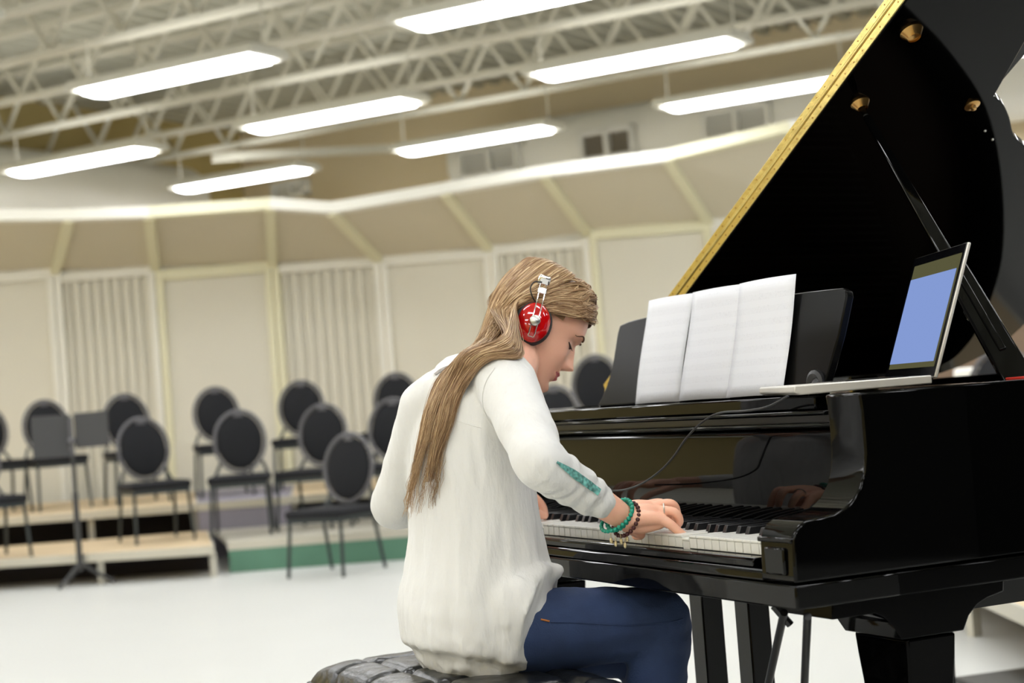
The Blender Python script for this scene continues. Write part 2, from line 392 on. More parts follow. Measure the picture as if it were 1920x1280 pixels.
# ------------------------------------------------------------------ risers
def ground(px, D, z, y=1030):
    p = at(px, y, D); return Vector((p.x, p.y, z))
def riser(name, pts, top, under, label, deckm, skirt=None, legs=True):
    """pts: front-left, front-right, back-right, back-left (ground)"""
    fl, fr, br, bl = [Vector((p.x, p.y, 0)) for p in pts]; c = (fl+fr+br+bl)/4
    root = empty(name, c, 0, label, 'riser', 'choir risers')
    P = [v-c for v in (fl, fr, br, bl)]
    MB().prism([(v.x, v.y) for v in P], top-.025, top, 'z').build('deck', deckm, root)
    b = MB(); b.bar(P[0]+Vector((0, 0, top-.03)), P[1]+Vector((0, 0, top-.03)), .03, .058, up=(0, 0, 1)); b.build('front_edge', K['alu'], root)
    b = MB(); b.bar(P[1]+Vector((0, 0, top-.03)), P[2]+Vector((0, 0, top-.03)), .03, .058); b.build('side_edge', K['alu'], root)
    inn = lambda v, k: Vector((v.x*k, v.y*k, 0))
    if skirt is None:
        if legs:
            n = max(3, int((P[1]-P[0]).length/.75))
            for k in range(n+1):
                a = (P[0]*.97+P[3]*.03).lerp(P[1]*.97+P[2]*.03, k/n)
                MB().bar(Vector((a.x, a.y, 0)), Vector((a.x, a.y, top-.05)), .04, .04).build('leg', K['alu'], root)
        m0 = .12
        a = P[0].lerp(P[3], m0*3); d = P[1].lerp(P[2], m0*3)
        MB().bar(Vector((a.x, a.y, (top-.06)/2)), Vector((d.x, d.y, (top-.06)/2)), .02, top-.06).build('shade_sheet', K['dark'], root)  # dark sheet standing in for the shade in the hollow under the deck
    else:
        a = P[0]*.995; d = P[1]*.995
        MB().bar(Vector((a.x, a.y, (top-.06)/2)), Vector((d.x, d.y, (top-.06)/2)), .03, top-.06).build('front_board', skirt, root)
        a = P[1]*.99; d = P[2]*.99
        MB().bar(Vector((a.x, a.y, (top-.06)/2)), Vector((d.x, d.y, (top-.06)/2)), .03, top-.06).build('side_board', K['dark'], root)
    return root
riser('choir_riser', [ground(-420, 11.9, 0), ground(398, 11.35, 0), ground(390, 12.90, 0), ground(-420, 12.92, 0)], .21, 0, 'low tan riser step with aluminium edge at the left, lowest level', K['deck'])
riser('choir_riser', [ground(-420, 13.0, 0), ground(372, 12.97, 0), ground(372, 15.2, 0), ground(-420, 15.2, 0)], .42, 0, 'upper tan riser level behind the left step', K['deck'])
riser('choir_riser', [ground(427, 11.6, 0), ground(1180, 11.6, 0), ground(1150, 12.93, 0), ground(400, 12.93, 0)], .21, 0, 'low riser with a worn green front board at centre', K['alu'], skirt=K['green'])
riser('choir_riser', [ground(376, 12.95, 0), ground(552, 12.95, 0), ground(560, 15.2, 0), ground(376, 15.2, 0)], .42, 0, 'upper riser with a plain grey front behind the green one', K['grey'], skirt=K['grey'])
riser('choir_riser', [ground(556, 12.97, 0), ground(1300, 12.98, 0), ground(1300, 15.0, 0), ground(564, 15.2, 0)], .42, 0, 'upper tan riser level behind the front chair', K['deck'])
riser('choir_riser', [ground(1640, 8.2, 0), ground(2100, 4.7, 0), ground(2250, 6.2, 0), ground(1800, 9.6, 0)], .21, 0, 'low tan riser seen under the right end of the piano', K['deck'])
# ------------------------------------------------------------------ chairs
def chair_proto():
    t = empty('banquet_chair', (0, 0, 0))     # local: faces -Y, origin at floor
    b = MB(); b.ball((0, 0, 0), 1, 24, (.165, .028, .205), None)
    bmesh.ops.transform(b.b, matrix=Matrix.Translation((0, .235, .655)) @ Matrix.Rotation(R(-10), 4, 'X'), verts=b.b.verts)
    back = b.build('backrest', K['chairpad'], t, smooth=True)
    pts = [Vector((.182*math.sin(a), 0, .222*math.cos(a))) for a in np.linspace(0, 2*math.pi, 28, endpoint=False)]
    T = Matrix.Translation((0, .235, .655)) @ Matrix.Rotation(R(-10), 4, 'X')
    b = MB(); b.tube([T @ p for p in pts], .014, n=8, closed=True); b.build('back_frame', K['chairframe'], t, smooth=True)
    b = MB(); b.box((0, .262, .842), (.07, .02, .035)); b.build('hand_hold', K['chairframe'], t, bevel=.008)
    b = MB(); b.box((0, -.01, .395), (.43, .43, .055)); b.build('seat', K['chairpad'], t, bevel=.025, seg=3)
    b = MB(); b.box((0, -.01, .355), (.40, .40, .03)); b.build('seat_frame', K['chairleg'], t)
    for sx in (-1, 1):
        b = MB(); b.tube([(sx*.19, -.19, .36), (sx*.205, -.225, 0)], .012, n=8); b.build('leg', K['chairleg'], t)
        b = MB(); b.tube([(sx*.15, .262, .50), (sx*.185, .21, .42), (sx*.195, .2, .3), (sx*.205, .27, 0)], .012, n=8); b.build('leg', K['chairleg'], t)
    return t
cp = chair_proto(); cfirst = True
def chair(px, py, D, tier, face, label, group='oval backed banquet chairs'):
    global cfirst
    o = cp if cfirst else copy_tree(cp); cfirst = False
    p = at(px, py, D); to = Vector((CAM.x-p.x, CAM.y-p.y, 0)); a = math.atan2(to.y, to.x)+R(face)   # facing direction
    rz = a+math.pi/2
    d = Matrix.Rotation(rz, 3, 'Z') @ Vector((0, .235, 0))
    o.location = (p.x-d.x, p.y-d.y, tier); o.rotation_euler = (0, 0, rz); tag(o, label, 'chair', group)
chair(653, 873, 11.2, 0, -33, 'black oval backed chair standing on the white floor, nearest of all the chairs')
chair(268, 833, 12.45, .21, 14, 'black oval backed chair right of the folding music stand, front row of the risers')
chair(449, 820, 12.5, .21, -4, 'black oval backed chair in front of the grey riser front')
chair(605, 812, 12.6, .21, -22, 'black oval backed chair directly behind the nearest chair')
chair(737, 805, 12.6, .21, -18, "black oval backed chair partly hidden by the woman's left sleeve, lower row")
chair(-52, 856, 11.9, .21, 18, 'black chair on the low step, mostly cut by the left edge')
chair(86, 794, 14.0, .42, 14, 'black oval backed chair behind the left half of the music stand')
chair(237, 793, 14.0, .42, 12, 'black oval backed chair behind the right half of the music stand')
chair(406, 779, 14.1, .42, 6, 'black oval backed chair on the upper riser in front of the smooth panel')
chair(566, 772, 14.1, .42, -6, 'black oval backed chair on the upper riser, second left of the woman')
chair(744, 762, 13.9, .42, -14, "black oval backed chair on the upper riser beside the woman's left shoulder")
chair(-30, 802, 13.9, .42, 16, 'black oval backed chair on the upper riser cut by the left edge')
chair(1118, 742, 12.9, .42, -20, 'black oval backed chair just left of the music desk')
chair(1040, 786, 12.25, .21, -18, "black oval backed chair below the woman's chin, seen over the piano")
# ------------------------------------------------------------------ folding music stand
g = at(146, 1000, 11.45); ms = Vector((g.x, g.y, 0)); to = CAM-ms; rz = math.atan2(to.y, to.x)+math.pi/2
root = empty('music_stand', ms, rz, 'black double music stand with two grey desk boards in front of the risers', 'music stand')
hc = at(142, 812, 11.45).z
b = MB(); b.box((-.128, 0, 0), (.25, .008, .28)); bmesh.ops.transform(b.b, matrix=Matrix.Translation((0, 0, hc-.01)) @ Matrix.Rotation(R(-8), 4, 'X') @ Matrix.Rotation(R(6), 4, 'Z'), verts=b.b.verts); b.build('desk_board', K['stand'], root)
b = MB(); b.box((.135, 0, .015), (.22, .008, .235)); bmesh.ops.transform(b.b, matrix=Matrix.Translation((0, 0, hc)) @ Matrix.Rotation(R(-8), 4, 'X') @ Matrix.Rotation(R(-8), 4, 'Z'), verts=b.b.verts); b.build('desk_board', K['stand'], root)
b = MB(); b.box((0, -.01, hc-.02), (.03, .02, .26)).ball((0, -.03, hc-.05), .03, 10); b.build('desk_hinge', K['chairframe'], root)
b = MB(); b.tube([(0, .02, .1), (0, .02, hc-.02)], .014, n=10).tube([(0, .02, .1), (0, .02, .62)], .02, n=10); b.build('pole', K['stand'], root)
for k in range(3):
    a = R(90+120*k+20); b = MB(); dx, dy = math.cos(a), math.sin(a)
    b.tube(catmull([(0, .02, .16), (dx*.10, .02+dy*.10, .085), (dx*.22, .02+dy*.22, .015)], 5), .012, n=8); b.build('leg', K['stand'], root)
# brown partition and boxes beyond the piano, right
A = at(1560, 640, 11.5); B = at(2150, 600, 9.5)
root = empty('partition', (A.x, A.y, 0), 0, 'brown partition wall with a pale top rail seen between lid and rim', 'partition')
d = Vector((B.x-A.x, B.y-A.y, 0))
MB().bar(Vector((0, 0, .65)), d+Vector((0, 0, .65)), .06, 1.3).build('partition_board', K['brownpart'], root)
MB().bar(Vector((0, 0, 1.32)), d+Vector((0, 0, 1.32)), .1, .07).build('top_rail', K['framew'], root)
p = at(1838, 690, 9.0); tag(MB().box((p.x, p.y, .5), (.22, .22, 1.0), .5).build('storage_box', K['duct'], bevel=.02), 'pale box standing in front of the brown partition', 'box')
chair(1872, 668, 8.6, .21, -30, 'dark chair beyond the lid prop, in front of the brown partition')
p = hit(1905, 1275, 2, .012)
tag(MB().prism([(p.x-.16, p.y-.12), (p.x+.2, p.y-.2), (p.x+.25, p.y+.15), (p.x-.12, p.y+.2)], 0, .02, 'z').build('floor_mat', K['blackm'], bevel=.005), 'corner of a dark grey mat on the white floor at bottom right', 'mat')
# ------------------------------------------------------------------ grand piano
BK = K['black']; BW, BE = .0235, .611
ZR, ZS, ZB, ZK = .99, .7225, .686, .775
piano = empty('grand_piano', (0, 0, 0), 0, 'glossy black grand piano with raised lid and brass trimmed lid edge', 'piano')
outline = [(.745, .10), (.745, .62), (.735, .70), (.70, .755), (.60, .79), (.45, .825), (.37, .86), (.31, .91), (.26, .96), (.21, 1.04), (.13, 1.16), (-.01, 1.32), (-.2, 1.44), (-.42, 1.525), (-.60, 1.53), (-.70, 1.49), (-.745, 1.42)]
def smooth2(pts, n=5): return [(p.x, p.y) for p in catmull([Vector((a, b_, 0)) for a, b_ in pts], n)]
curve = smooth2(outline[1:], 5)
def offs(poly, d):
    out = []
    for i, p in enumerate(poly):
        a = Vector(poly[max(i-1, 0)]); c = Vector(poly[min(i+1, len(poly)-1)]); t = (c-a).normalized(); out.append((p[0]-t.y*d, p[1]+t.x*d))
    return out
full = [(.7442, .20), (.7452, .42)] + curve + [(-.7452, .42), (-.7442, .20)]
inner = offs(full, .045)
inner[0] = (.70, .20); inner[-1] = (-.70, .20)
def wall_strip(mb, A, Bp, z0, z1):
    n = len(A); vs = [[mb.b.verts.new((*p, z)) for p in A] for z in (z0, z1)] + [[mb.b.verts.new((*p, z)) for p in Bp] for z in (z0, z1)]
    for i in range(n-1):
        for q in ((vs[0][i], vs[0][i+1], vs[1][i+1], vs[1][i]), (vs[2][i+1], vs[2][i], vs[3][i], vs[3][i+1]), (vs[1][i], vs[1][i+1], vs[3][i+1], vs[3][i]), (vs[0][i+1], vs[0][i], vs[2][i], vs[2][i+1])): mb.b.faces.new(q)
    for i in (0, n-1): mb.b.faces.new((vs[0][i], vs[1][i], vs[3][i], vs[2][i]))
b = MB(); wall_strip(b, full, inner, ZS+.0015, ZR); b.build('rim', K['lidblack'], piano, bevel=.003, auto=30)
lfull = [(.7455, .12)] + [(x+(.0005 if x > 0 else -.0005), y) for x, y in full[1:-1]] + [(-.7455, .12)]; linner = [(.70, .12)]+inner[1:-1]+[(-.70, .12)]
b = MB(); wall_strip(b, lfull, linner, ZB, ZS-.0015); b.build('lower_rim', K['lidblack'], piano, bevel=.003, auto=30)
# cheeks (arms) with the S curve
prof = [(-.022, ZS+.0015), (-.020, .786), (-.015, .797), (-.006, .807), (.006, .8125), (.03, .8145), (.055, .8165), (.075, .824), (.092, .836), (.106, .854), (.114, .875), (.1185, .90), (.119, .93), (.1185, .965), (.116, ZR-.0003), (.34, ZR-.0003), (.34, ZS+.0015)]
for sx, x0, x1 in ((1, .655, .7447), (-1, -.7447, -.655)):
    MB().prism(prof, x0, x1, 'x').build('cheek', BK, piano, bevel=.004, seg=3, auto=25)
    # raised panel on the front of the arm and its foot moulding
    MB().box2((x0+.018, -.026, ZS+.012), (x1-.02, -.018, .775)).build('arm_panel', BK, piano, bevel=.003)
    MB().box2((x0-.002, -.0235, .7815), (x1-.002, -.0, .789)).build('arm_moulding', BK, piano, bevel=.002)
    MB().prism([(.014, .735), (.014, .770), (.018, .7755), (.16, .7755), (.16, .735)], sx*.6125, sx*.656, 'x').build('key_block', BK, piano, bevel=.003)
MB().box2((-.7457, -.0235, ZB), (.7457, .16, ZS-.0015)).build('key_bed', BK, piano, bevel=.003)
MB().prism([(-.020, ZS), (-.020, .734), (-.017, .7385), (.012, .7385), (.012, ZS)], -.655, .655, 'x').build('key_slip', BK, piano, bevel=.0015)
MB().prism([(-.008, .739), (-.008, .749), (-.004, .7528), (.016, .7528), (.016, .739)], -.6125, .6125, 'x').build('slip_rail', BK, piano, bevel=.0015)
# fallboard, its top rails, music shelf
MB().prism([(.163, .772), (.158, .80), (.158, .925), (.162, .935), (.19, .938), (.19, .772)], -.652, .652, 'x').build('fallboard', BK, piano, bevel=.002)
MB().prism([(.148, .9385), (.144, .942), (.148, .946), (.21, .9465), (.21, .9385)], -.652, .652, 'x').build('fallboard_rail', BK, piano, bevel=.0015)
MB().box2((-.652, .162, .9465), (.652, .2, .9575)).build('rail_slot', K['blackm'], piano)
MB().prism([(.152, .9575), (.148, .961), (.152, .965), (.21, .9655), (.21, .9575)], -.652, .60, 'x').build('shelf_moulding', BK, piano, bevel=.0015)
MB().box2((-.648, .172, .9655), (.545, .50, .9885)).build('music_shelf', BK, piano, bevel=.003)
MB().box2((-.705, .20, .90), (.705, .235, .962)).build('pin_block', K['blackm'], piano)
# floor of the inside: plate, soundboard and strings
pl = [(x, y) for x, y in offs(full, .05)]; pl[0] = (.69, .2); pl[-1] = (-.69, .2)
MB().prism(pl, .88, .888, 'z').build('iron_plate', K['plate'], piano)
MB().prism(pl, .70, .72, 'z').build('soundboard', K['blackm'], piano)
b = MB()
for k in range(60):
    x = -.62+k*.021; ye = min(1.3, .45+(.66-x)*.75); b.bar((x, .3, .895), (x-.02, ye, .895), .0015, .0015)
tag(b.build('strings', K['satin'], piano), kind='stuff')
for x in (-.45, -.15, .12, .38):
    MB().bar((x, .3, .90), (x-.02, min(1.25, .45+(.66-x)*.72), .90), .022, .03).build('plate_bar', K['plate'], piano)
# keys
wm = None
def key_mesh(bx, m, name):
    me = None
    return me
b = MB(); b.prism([(.02, .7535), (.02, .7705), (.0185, .7712), (.0185, .775), (.170, .775), (.170, .7535)], -.0112, .0112, 'x')
k0 = b.build('white_key', K['ivory'], piano, bevel=.0008)
for i in range(52):
    o = k0 if i == 0 else k0.copy()
    if i: COL.objects.link(o); o.parent = piano
    o.location = (-BE+(i+.5)*BW, 0, 0)
    if i == 41: o.rotation_euler = (R(2.0), 0, 0); o.location.z -= .0055; o.location.y += 0.027
    if i in (14, 17): o.rotation_euler = (R(2.4), 0, 0); o.location.z -= .0085; o.location.y += .032
b = MB(); v = [(-.0058, .069, .772), (.0058, .069, .772), (.0058, .17, .772), (-.0058, .17, .772), (-.0047, .0755, .787), (.0047, .0755, .787), (.0047, .17, .787), (-.0047, .17, .787)]
vs = [b.b.verts.new(q) for q in v]
for f in ((3, 2, 1, 0), (4, 5, 6, 7), (0, 1, 5, 4), (1, 2, 6, 5), (2, 3, 7, 6), (3, 0, 4, 7)): b.b.faces.new([vs[i] for i in f])
k1 = b.build('black_key', K['ebony'], piano, bevel=.0012); n = 0
pos = [2-1+.12+0.0]   # A#0
pos = [1.12] + [2+7*o_+d for o_ in range(7) for d in (.90, 2.10, 3.86, 5.0, 6.14)]
for i, q in enumerate(pos):
    o = k1 if i == 0 else k1.copy()
    if i: COL.objects.link(o); o.parent = piano
    o.location = (-BE+q*BW, 0, 0)
# music desk
TL = R(13)
dm = Matrix.Translation((0, .312, .9885)) @ Matrix.Rotation(-TL, 4, 'X')
dp = smooth2([(-.475, 0), (-.452, .028), (-.43, .075), (-.425, .12), (-.42, .165), (-.40, .176), (-.30, .183), (0, .187), (.30, .184)], 5)+[(.40, .181), (.412, .176), (.416, .165), (.405, .10), (.375, 0)]
b = MB(); b.prism(dp, -.008, .008, 'y', dm); b.build('music_desk', K['desk'], piano, bevel=.003)
b = MB()
Tq = Matrix.Translation((.352, .305, 1.004)) @ Matrix.Rotation(R(90), 4, 'X')
b.lathe([(.016, -.012), (.026, -.008), (.026, .0), (.02, .003), (.012, -.002), (.004, .004)], 24, Tq); b.build('desk_knob', K['blackm'], piano, smooth=True)
b = MB(); b.bar((.0, .34, .99), (0, .47, .995), .02, .01).bar((0, .35, 1.10), (0, .45, .995), .014, .008).bar((.2, .35, 1.10), (.2, .45, .995), .014, .008); b.build('desk_support', K['blackm'], piano)
# lid
TH = R(28); ZL = ZR+.012
LM = Matrix.Translation((-.745, 0, ZL)) @ Matrix.Rotation(-TH, 4, 'Y')
# lid local: x = distance from hinge, y = Y, z up
lo = [(x+.745, y) for x, y in smooth2([(.748, .62), (.735, .71), (.69, .765), (.60, .79), (.50, .812)], 4)][:-1]
lo += [(x+.745, y) for x, y in smooth2([(.375, .842), (.352, .88), (.31, .925), (.25, .98), (.21, 1.04), (.13, 1.16), (-.01, 1.32), (-.2, 1.45), (-.42, 1.54), (-.60, 1.55), (-.70, 1.50), (-.748, 1.44)], 5)]
lidp = [(0, .475), (1.493, .475)] + lo
b = MB(); b.prism(lidp, 0, .020, 'z', LM); b.build('lid', K['lidblack'], piano, bevel=.002)
b = MB(); b.prism([(0, .475), (1.493, .475), (1.493, .86), (.0, .86)], .0225, .0405, 'z', LM); b.build('lid_front_flap', BK, piano, bevel=.002)
for z0, z1 in ((.002, .0175), (.0245, .0395)):
    b = MB(); b.box2((.0, .4715, z0), (1.49, .4752, z1)); bmesh.ops.transform(b.b, matrix=LM, verts=b.b.verts); b.build('brass_strip', K['brass'], piano, bevel=.001)
b = MB(); b.tube([LM @ Vector((x, .4725, .021)) for x in (0, 1.49)], .0032, n=10); b.build('hinge_pin', K['brass'], piano)
b = MB()
for k in range(46):
    x = .02+k*.032
    for zz in (.010, .032): b.ball(LM @ Vector((x, .4715, zz)), .0016, 6)
b.build('hinge_screws', K['brass2'], piano); 
def rosette(s, y, pin, sc=1.0):
    T = LM @ Matrix.Translation((s, y, 0)) @ Matrix.Rotation(math.pi, 4, 'X') @ Matrix.Diagonal((sc, sc, sc, 1))
    b = MB()
    if pin: b.lathe([(.0185, 0), (.0185, .003), (.012, .012), (.0105, .015), (.0105, .012), (.004, .010), (.001, .010)], 24, T)
    else: b.lathe([(.016, 0), (.016, .003), (.006, .005), (.005, .012), (.001, .013)], 24, T)
    return b.build('lid_socket', K['brass2'], piano, smooth=True, auto=35)
def lidpt(px, py):
    n_ = (LM.to_3x3() @ Vector((0, 0, 1))); d = at(px, py, 1)-CAM; k = (LM.translation-CAM).dot(n_)/d.dot(n_); q = LM.inverted() @ (CAM+d*k); return q.x, q.y
rosette(*lidpt(1612, 192), True); rosette(*lidpt(1708, 57), True, 1.15); rosette(*lidpt(1822, 196), False, 1.0)
for q in ((1847, 245), (1861, 261)):
    s_, y_ = lidpt(*q); b = MB(); b.ball(LM @ Vector((s_, y_, 0)), .003, 8); b.build('rubber_button', K['satin'], piano)
for y in (.6, 1.2):
    b = MB(); b.tube([(-.748, y-.04, ZR+.006), (-.748, y+.04, ZR+.006)], .007, n=10); b.build('lid_hinge', K['brass'], piano)
# prop stick
sT = lidpt(1613, 196); top = LM @ Vector((sT[0], sT[1], -.012)); bot = Vector((.668, .482, .984)); dd = top-bot; sideways = dd.normalized().cross(Vector((.911, -.413, 0)).cross(dd).normalized())
upn = Vector((.85, -.5, .2))
b = MB(); b.bar(bot, bot+dd*.40, .050, .018, up=upn, w2=.042, t2=.018); b.build('lid_prop', BK, piano, bevel=.004)
b = MB(); b.bar(bot+dd*.30, bot+dd*.97, .026, .016, up=upn, w2=.013, t2=.012).bar(bot+dd*.97, top+dd*.01, .010, .010, up=upn); b.build('prop_rod', BK, piano, bevel=.003)
b = MB(); o_ = upn.normalized()*.010; b.bar(bot+dd*.10+o_, bot+dd*.35+o_, .012, .006, up=upn); b.build('short_prop', BK, piano, bevel=.002)
MB().box((.683, .50, ZR+.0015), (.035, .09, .004)).build('felt_pad', K['felt'], piano, bevel=.001)
# legs
def leg(cx, cy, name='leg'):
    b = MB()
    for z, hx, hy in ((0.10, .042, .036), (.35, .048, .038), (.50, .056, .040), (.58, .066, .044), (.612, .068, .046)):
        vs = [b.b.verts.new((cx+sx*hx, cy+sy*hy, z)) for sx, sy in ((-1, -1), (1, -1), (1, 1), (-1, 1))]
        if z > .10:
            for k in range(4): b.b.faces.new((pr[k], pr[(k+1) % 4], vs[(k+1) % 4], vs[k]))
        else: b.b.faces.new(vs[::-1])
        pr = vs
    b.b.faces.new(pr); l = b.build('leg', K['lidblack'], piano, bevel=.004, seg=3)
    b = MB(); b.box((cx, cy, .092), (.07, .06, .02)).tube([(cx, cy-.012, .035), (cx, cy+.012, .035)], .035, n=18).bar((cx, cy, .04), (cx, cy, .09), .03, .03); b.build('caster', K['brass2'], l, bevel=.002)
for cx, cy in ((.632, .243), (-.632, .243)):
    leg(cx, cy)
    pp = [(.065, ZB), (.062, .659), (.14, .659), (.155, .652), (.17, .637), (.185, .614), (.30, .614), (.312, .635), (.33, .650), (.35, .658), (.382, .664), (.385, ZB)]
    b = MB(); b.prism(pp, cx-.075, cx+.074, 'x'); b.build('leg_bracket', K['lidblack'], piano, bevel=.002)
leg(-.60, 1.22)
b = MB(); b.box((-.60, 1.22, .65), (.18, .18, .075)); b.build('leg_bracket', K['lidblack'], piano, bevel=.003)
for k in range(3):
    b = MB(); x = -.45+k*.42; b.box2((x, .4, .60), (x+.06, 1.1 if k < 2 else .75, .70)); b.build('beam', K['blackm'], piano)
# lyre
MB().box2((-.16, .29, .615), (.12, .37, .688)).build('lyre_block', BK, piano, bevel=.003)
for x in (-.145, .025):
    MB().box2((x, .305, .16), (x+.05, .352, .62)).build('lyre_post', BK, piano, bevel=.003)
MB().box2((-.17, .27, .09), (.13, .39, .165)).build('pedal_box', BK, piano, bevel=.004)
for k in range(3):
    b = MB(); x = -.09+k*.07; b.tube(catmull([(x, .30, .105), (x, .22, .10), (x, .17, .085)], 4), [(.006, .006)]*6+[(.014, .005)]*3 if False else .008, n=8); b.build('pedal', K['brass2'], piano, smooth=True)
for (p1, x) in (((1470, 1148), -.13), ((1514, 1155), .087)):
    q = hit(*p1, 2, .675); b = MB(); b.tube([q, Vector((x, .36, .13))], .0062, n=10); b.build('lyre_brace', K['blackm'], piano, smooth=True)
q = hit(1452, 1148, 2, .672)
b = MB(); b.tube([q+Vector((0, 0, .01)), q+Vector((.01, .02, -.02))], .006, n=8); b.build('brace_hook', K['blackm'], piano)
# ------------------------------------------------------------------ sheet music (three loose sheets)
dmr = dm
plab = ['leftmost of the three white music sheets on the piano desk', 'middle white music sheet on the piano desk', 'rightmost of the three white music sheets, nearest the laptop']
for k, (xb, wd_) in enumerate(((-.202, .182), (-.010, .19), (.172, .19))):
    T = Matrix.Translation((0, .3005, .9895)) @ Matrix.Rotation(-TL, 4, 'X')
    b = MB(); nx, nz = 8, 10; grid = []
    for j in range(nz+1):
        row = []
        for i in range(nx+1):
            x = xb-wd_/2+wd_*i/nx+ .055*j/nz*.62*0; z = .218*j/nz
            x += (.018 if True else 0)*0
            y = -.0025*k - .0045*math.sin(math.pi*i/nx) - .002*math.sin(j*.5+k)
            row.append(b.b.verts.new(T @ Vector((x, y, z))))
        grid.append(row)
    for j in range(nz):
        for i in range(nx): b.b.faces.new((grid[j][i], grid[j][i+1], grid[j+1][i+1], grid[j+1][i]))
    o = b.build('music_sheet', K['paper'], smooth=True); sm = o.modifiers.new('s', 'SOLIDIFY'); sm.thickness = .0006
    tag(o, plab[k], 'sheet music', 'music sheets on the desk')
# ------------------------------------------------------------------ laptop
zl = .9915
fr_ = hit(1476, 735, 0, .665); PH = R(-22.5)
# near right rear corner of the base
rr = Vector((.676, .30, zl)); wdir = Vector((math.cos(PH), math.sin(PH), 0)); ddir = Vector((-math.sin(PH), math.cos(PH), 0))
Wl, Dl, Tl = .318, .226, .0155
org = hit(1754, 706, 1, .335); org = Vector((org.x, org.y, zl))      # right rear corner at the hinge
LT = Matrix.Translation(org) @ Matrix.Rotation(PH, 4, 'Z')            # local: -x left, -y to the player
lap = empty('laptop', org, PH, 'open silver laptop with blue screen resting on the right of the piano', 'laptop')
b = MB(); b.prism([(-.006, 0.002), (-Dl+.010, 0.0), (-Dl, .005), (-Dl+.001, Tl-.001), (-Dl+.004, Tl), (-.006, Tl)], -Wl, 0, 'x'); b.build('base', K['lap'], lap, bevel=.002)
b = MB(); b.box2((-Wl+.03, -.135, Tl-.0005), (-.03, -.035, Tl+.0006)); b.build('keyboard_well', K['bezel'], lap)
b = MB()
for r_ in range(5):
    for c_ in range(13): b.box((-Wl+.042+c_*.0195, -.05-r_*.0195, Tl+.001), (.016, .016, .0015))
tag(b.build('keys', K['key'], lap), kind='stuff')
b = MB(); b.box2((-Wl/2-.05, -.215, Tl-.0003), (-Wl/2+.05, -.145, Tl+.0004)); b.build('trackpad', K['lap'], lap)
SA = Matrix.Translation((0, -.002, Tl-.004)) @ Matrix.Rotation(R(-19), 4, 'X')     # screen leans back
def scr(name, lo_, hi_, m, bev=0):
    b = MB(); b.box2(lo_, hi_); bmesh.ops.transform(b.b, matrix=SA, verts=b.b.verts); return b.build(name, m, lap, bevel=bev)
Hs = .222
scr('screen_shell', (-Wl, 0, 0), (0, .0055, Hs), K['lap'], .0018)
scr('bezel', (-Wl+.0015, -.0012, .002), (-.0025, .0006, Hs-.0015), K['bezel'], .0004)
scr('display', (-Wl+.018, -.0018, .018), (-.014, -.0008, Hs-.017), K['screenbar'])
scr('window_area', (-Wl+.018, -.0024, .027), (-.022, -.0014, Hs-.042), K['screen'])
b = MB(); b.tube([SA @ Vector((-Wl+.03, .002, 0)), SA @ Vector((-.03, .002, 0))], .005, n=10); b.build('hinge', K['bezel'], lap)
# headphone cable
cpz = [(1128, 919, .10), (1165, 919, .08), (1200, 908, .06), (1235, 885, .06), (1262, 857, .07), (1288, 820, .08), (1318, 790, .09), (1350, 774, .09), (1400, 770, .09), (1440, 762, .09), (1478, 742, .10)]
pts = [hit(x, y, 1, Y) for x, y, Y in cpz]
b = MB(); b.tube(catmull(pts, 6), .0019, n=8); tag(b.build('cable', K['rubber'], smooth=True), 'thin black cable hanging in an arc in front of the fallboard from laptop to sleeve', 'cable')
# ------------------------------------------------------------------ bench
bench = empty('piano_bench', (0, -.25, 0), 0, 'black tufted leather piano bench under the woman', 'bench')
BX, BY0, BY1, ZBn = .385, -.405, -.065, .546
nx, ny = 96, 48; b = MB(); cyb = (BY0+BY1)/2; hb = (BY1-BY0)/2
btn = [(x, y) for y in (-.085, .085) for x in (-.255, -.085, .085, .255)] 
def top_z(x, y):
    ex = (1-abs(x/BX)**6); ey = (1-abs(y/hb)**5)
    e = max(0, ex)*max(0, ey); z = ZBn-.035+.040*e**.35
    dmin = min(math.hypot((x-a), (y-c)) for a, c in btn); z -= .018*math.exp(-(dmin/.014)**2)
    # creases between buttons (diamond pattern)
    for sgn in (1, -1):
        q = ((x-.06)/.12 + sgn*y/.105)/1.0; fr = abs((q+.5) % 1-.5)*.12
        q2 = 1
    gx = abs(((x-.085)/.17+.5) % 1-.5)*.17; gy = abs(((y-.085)/.17+.5) % 1-.5)*.17
    z -= .010*math.exp(-(gx/.007)**2)+.009*math.exp(-(gy/.007)**2)
    z += .0015*noise.noise(Vector((x*30, y*30, 0)))
    return z
G = []
for j in range(ny+1):
    row = []
    for i in range(nx+1):
        x = -BX+2*BX*i/nx; y = -hb+2*hb*j/ny
        row.append(b.b.verts.new((x, y+cyb+.25, top_z(x, y))))
    G.append(row)
for j in range(ny):
    for i in range(nx): b.b.faces.new((G[j][i], G[j][i+1], G[j+1][i+1], G[j+1][i]))
per = [G[0][i] for i in range(nx+1)]+[G[j][nx] for j in range(1, ny+1)]+[G[ny][i] for i in range(nx-1, -1, -1)]+[G[j][0] for j in range(ny-1, 0, -1)]
prev = per
for dz, gr in ((.012, .006), (.035, .010), (.06, .006), (.075, 0)):
    cur = []
    for kk, v in enumerate(per):
        pl_ = .003*math.sin(kk*1.1)
        c = Vector((v.co.x, v.co.y-(cyb+.25), 0)); n_ = Vector((c.x/BX, c.y/hb, 0)); 
        nn = Vector((math.copysign(1, c.x) if abs(c.x) > BX-.002 else 0, math.copysign(1, c.y) if abs(c.y) > hb-.002 else 0, 0))
        cur.append(b.b.verts.new((v.co.x+nn.x*(gr+pl_), v.co.y+nn.y*(gr+pl_), ZBn-.035-dz)))
    m_ = len(per)
    for k in range(m_): b.b.faces.new((prev[k], prev[(k+1) % m_], cur[(k+1) % m_], cur[k]))
    prev = cur
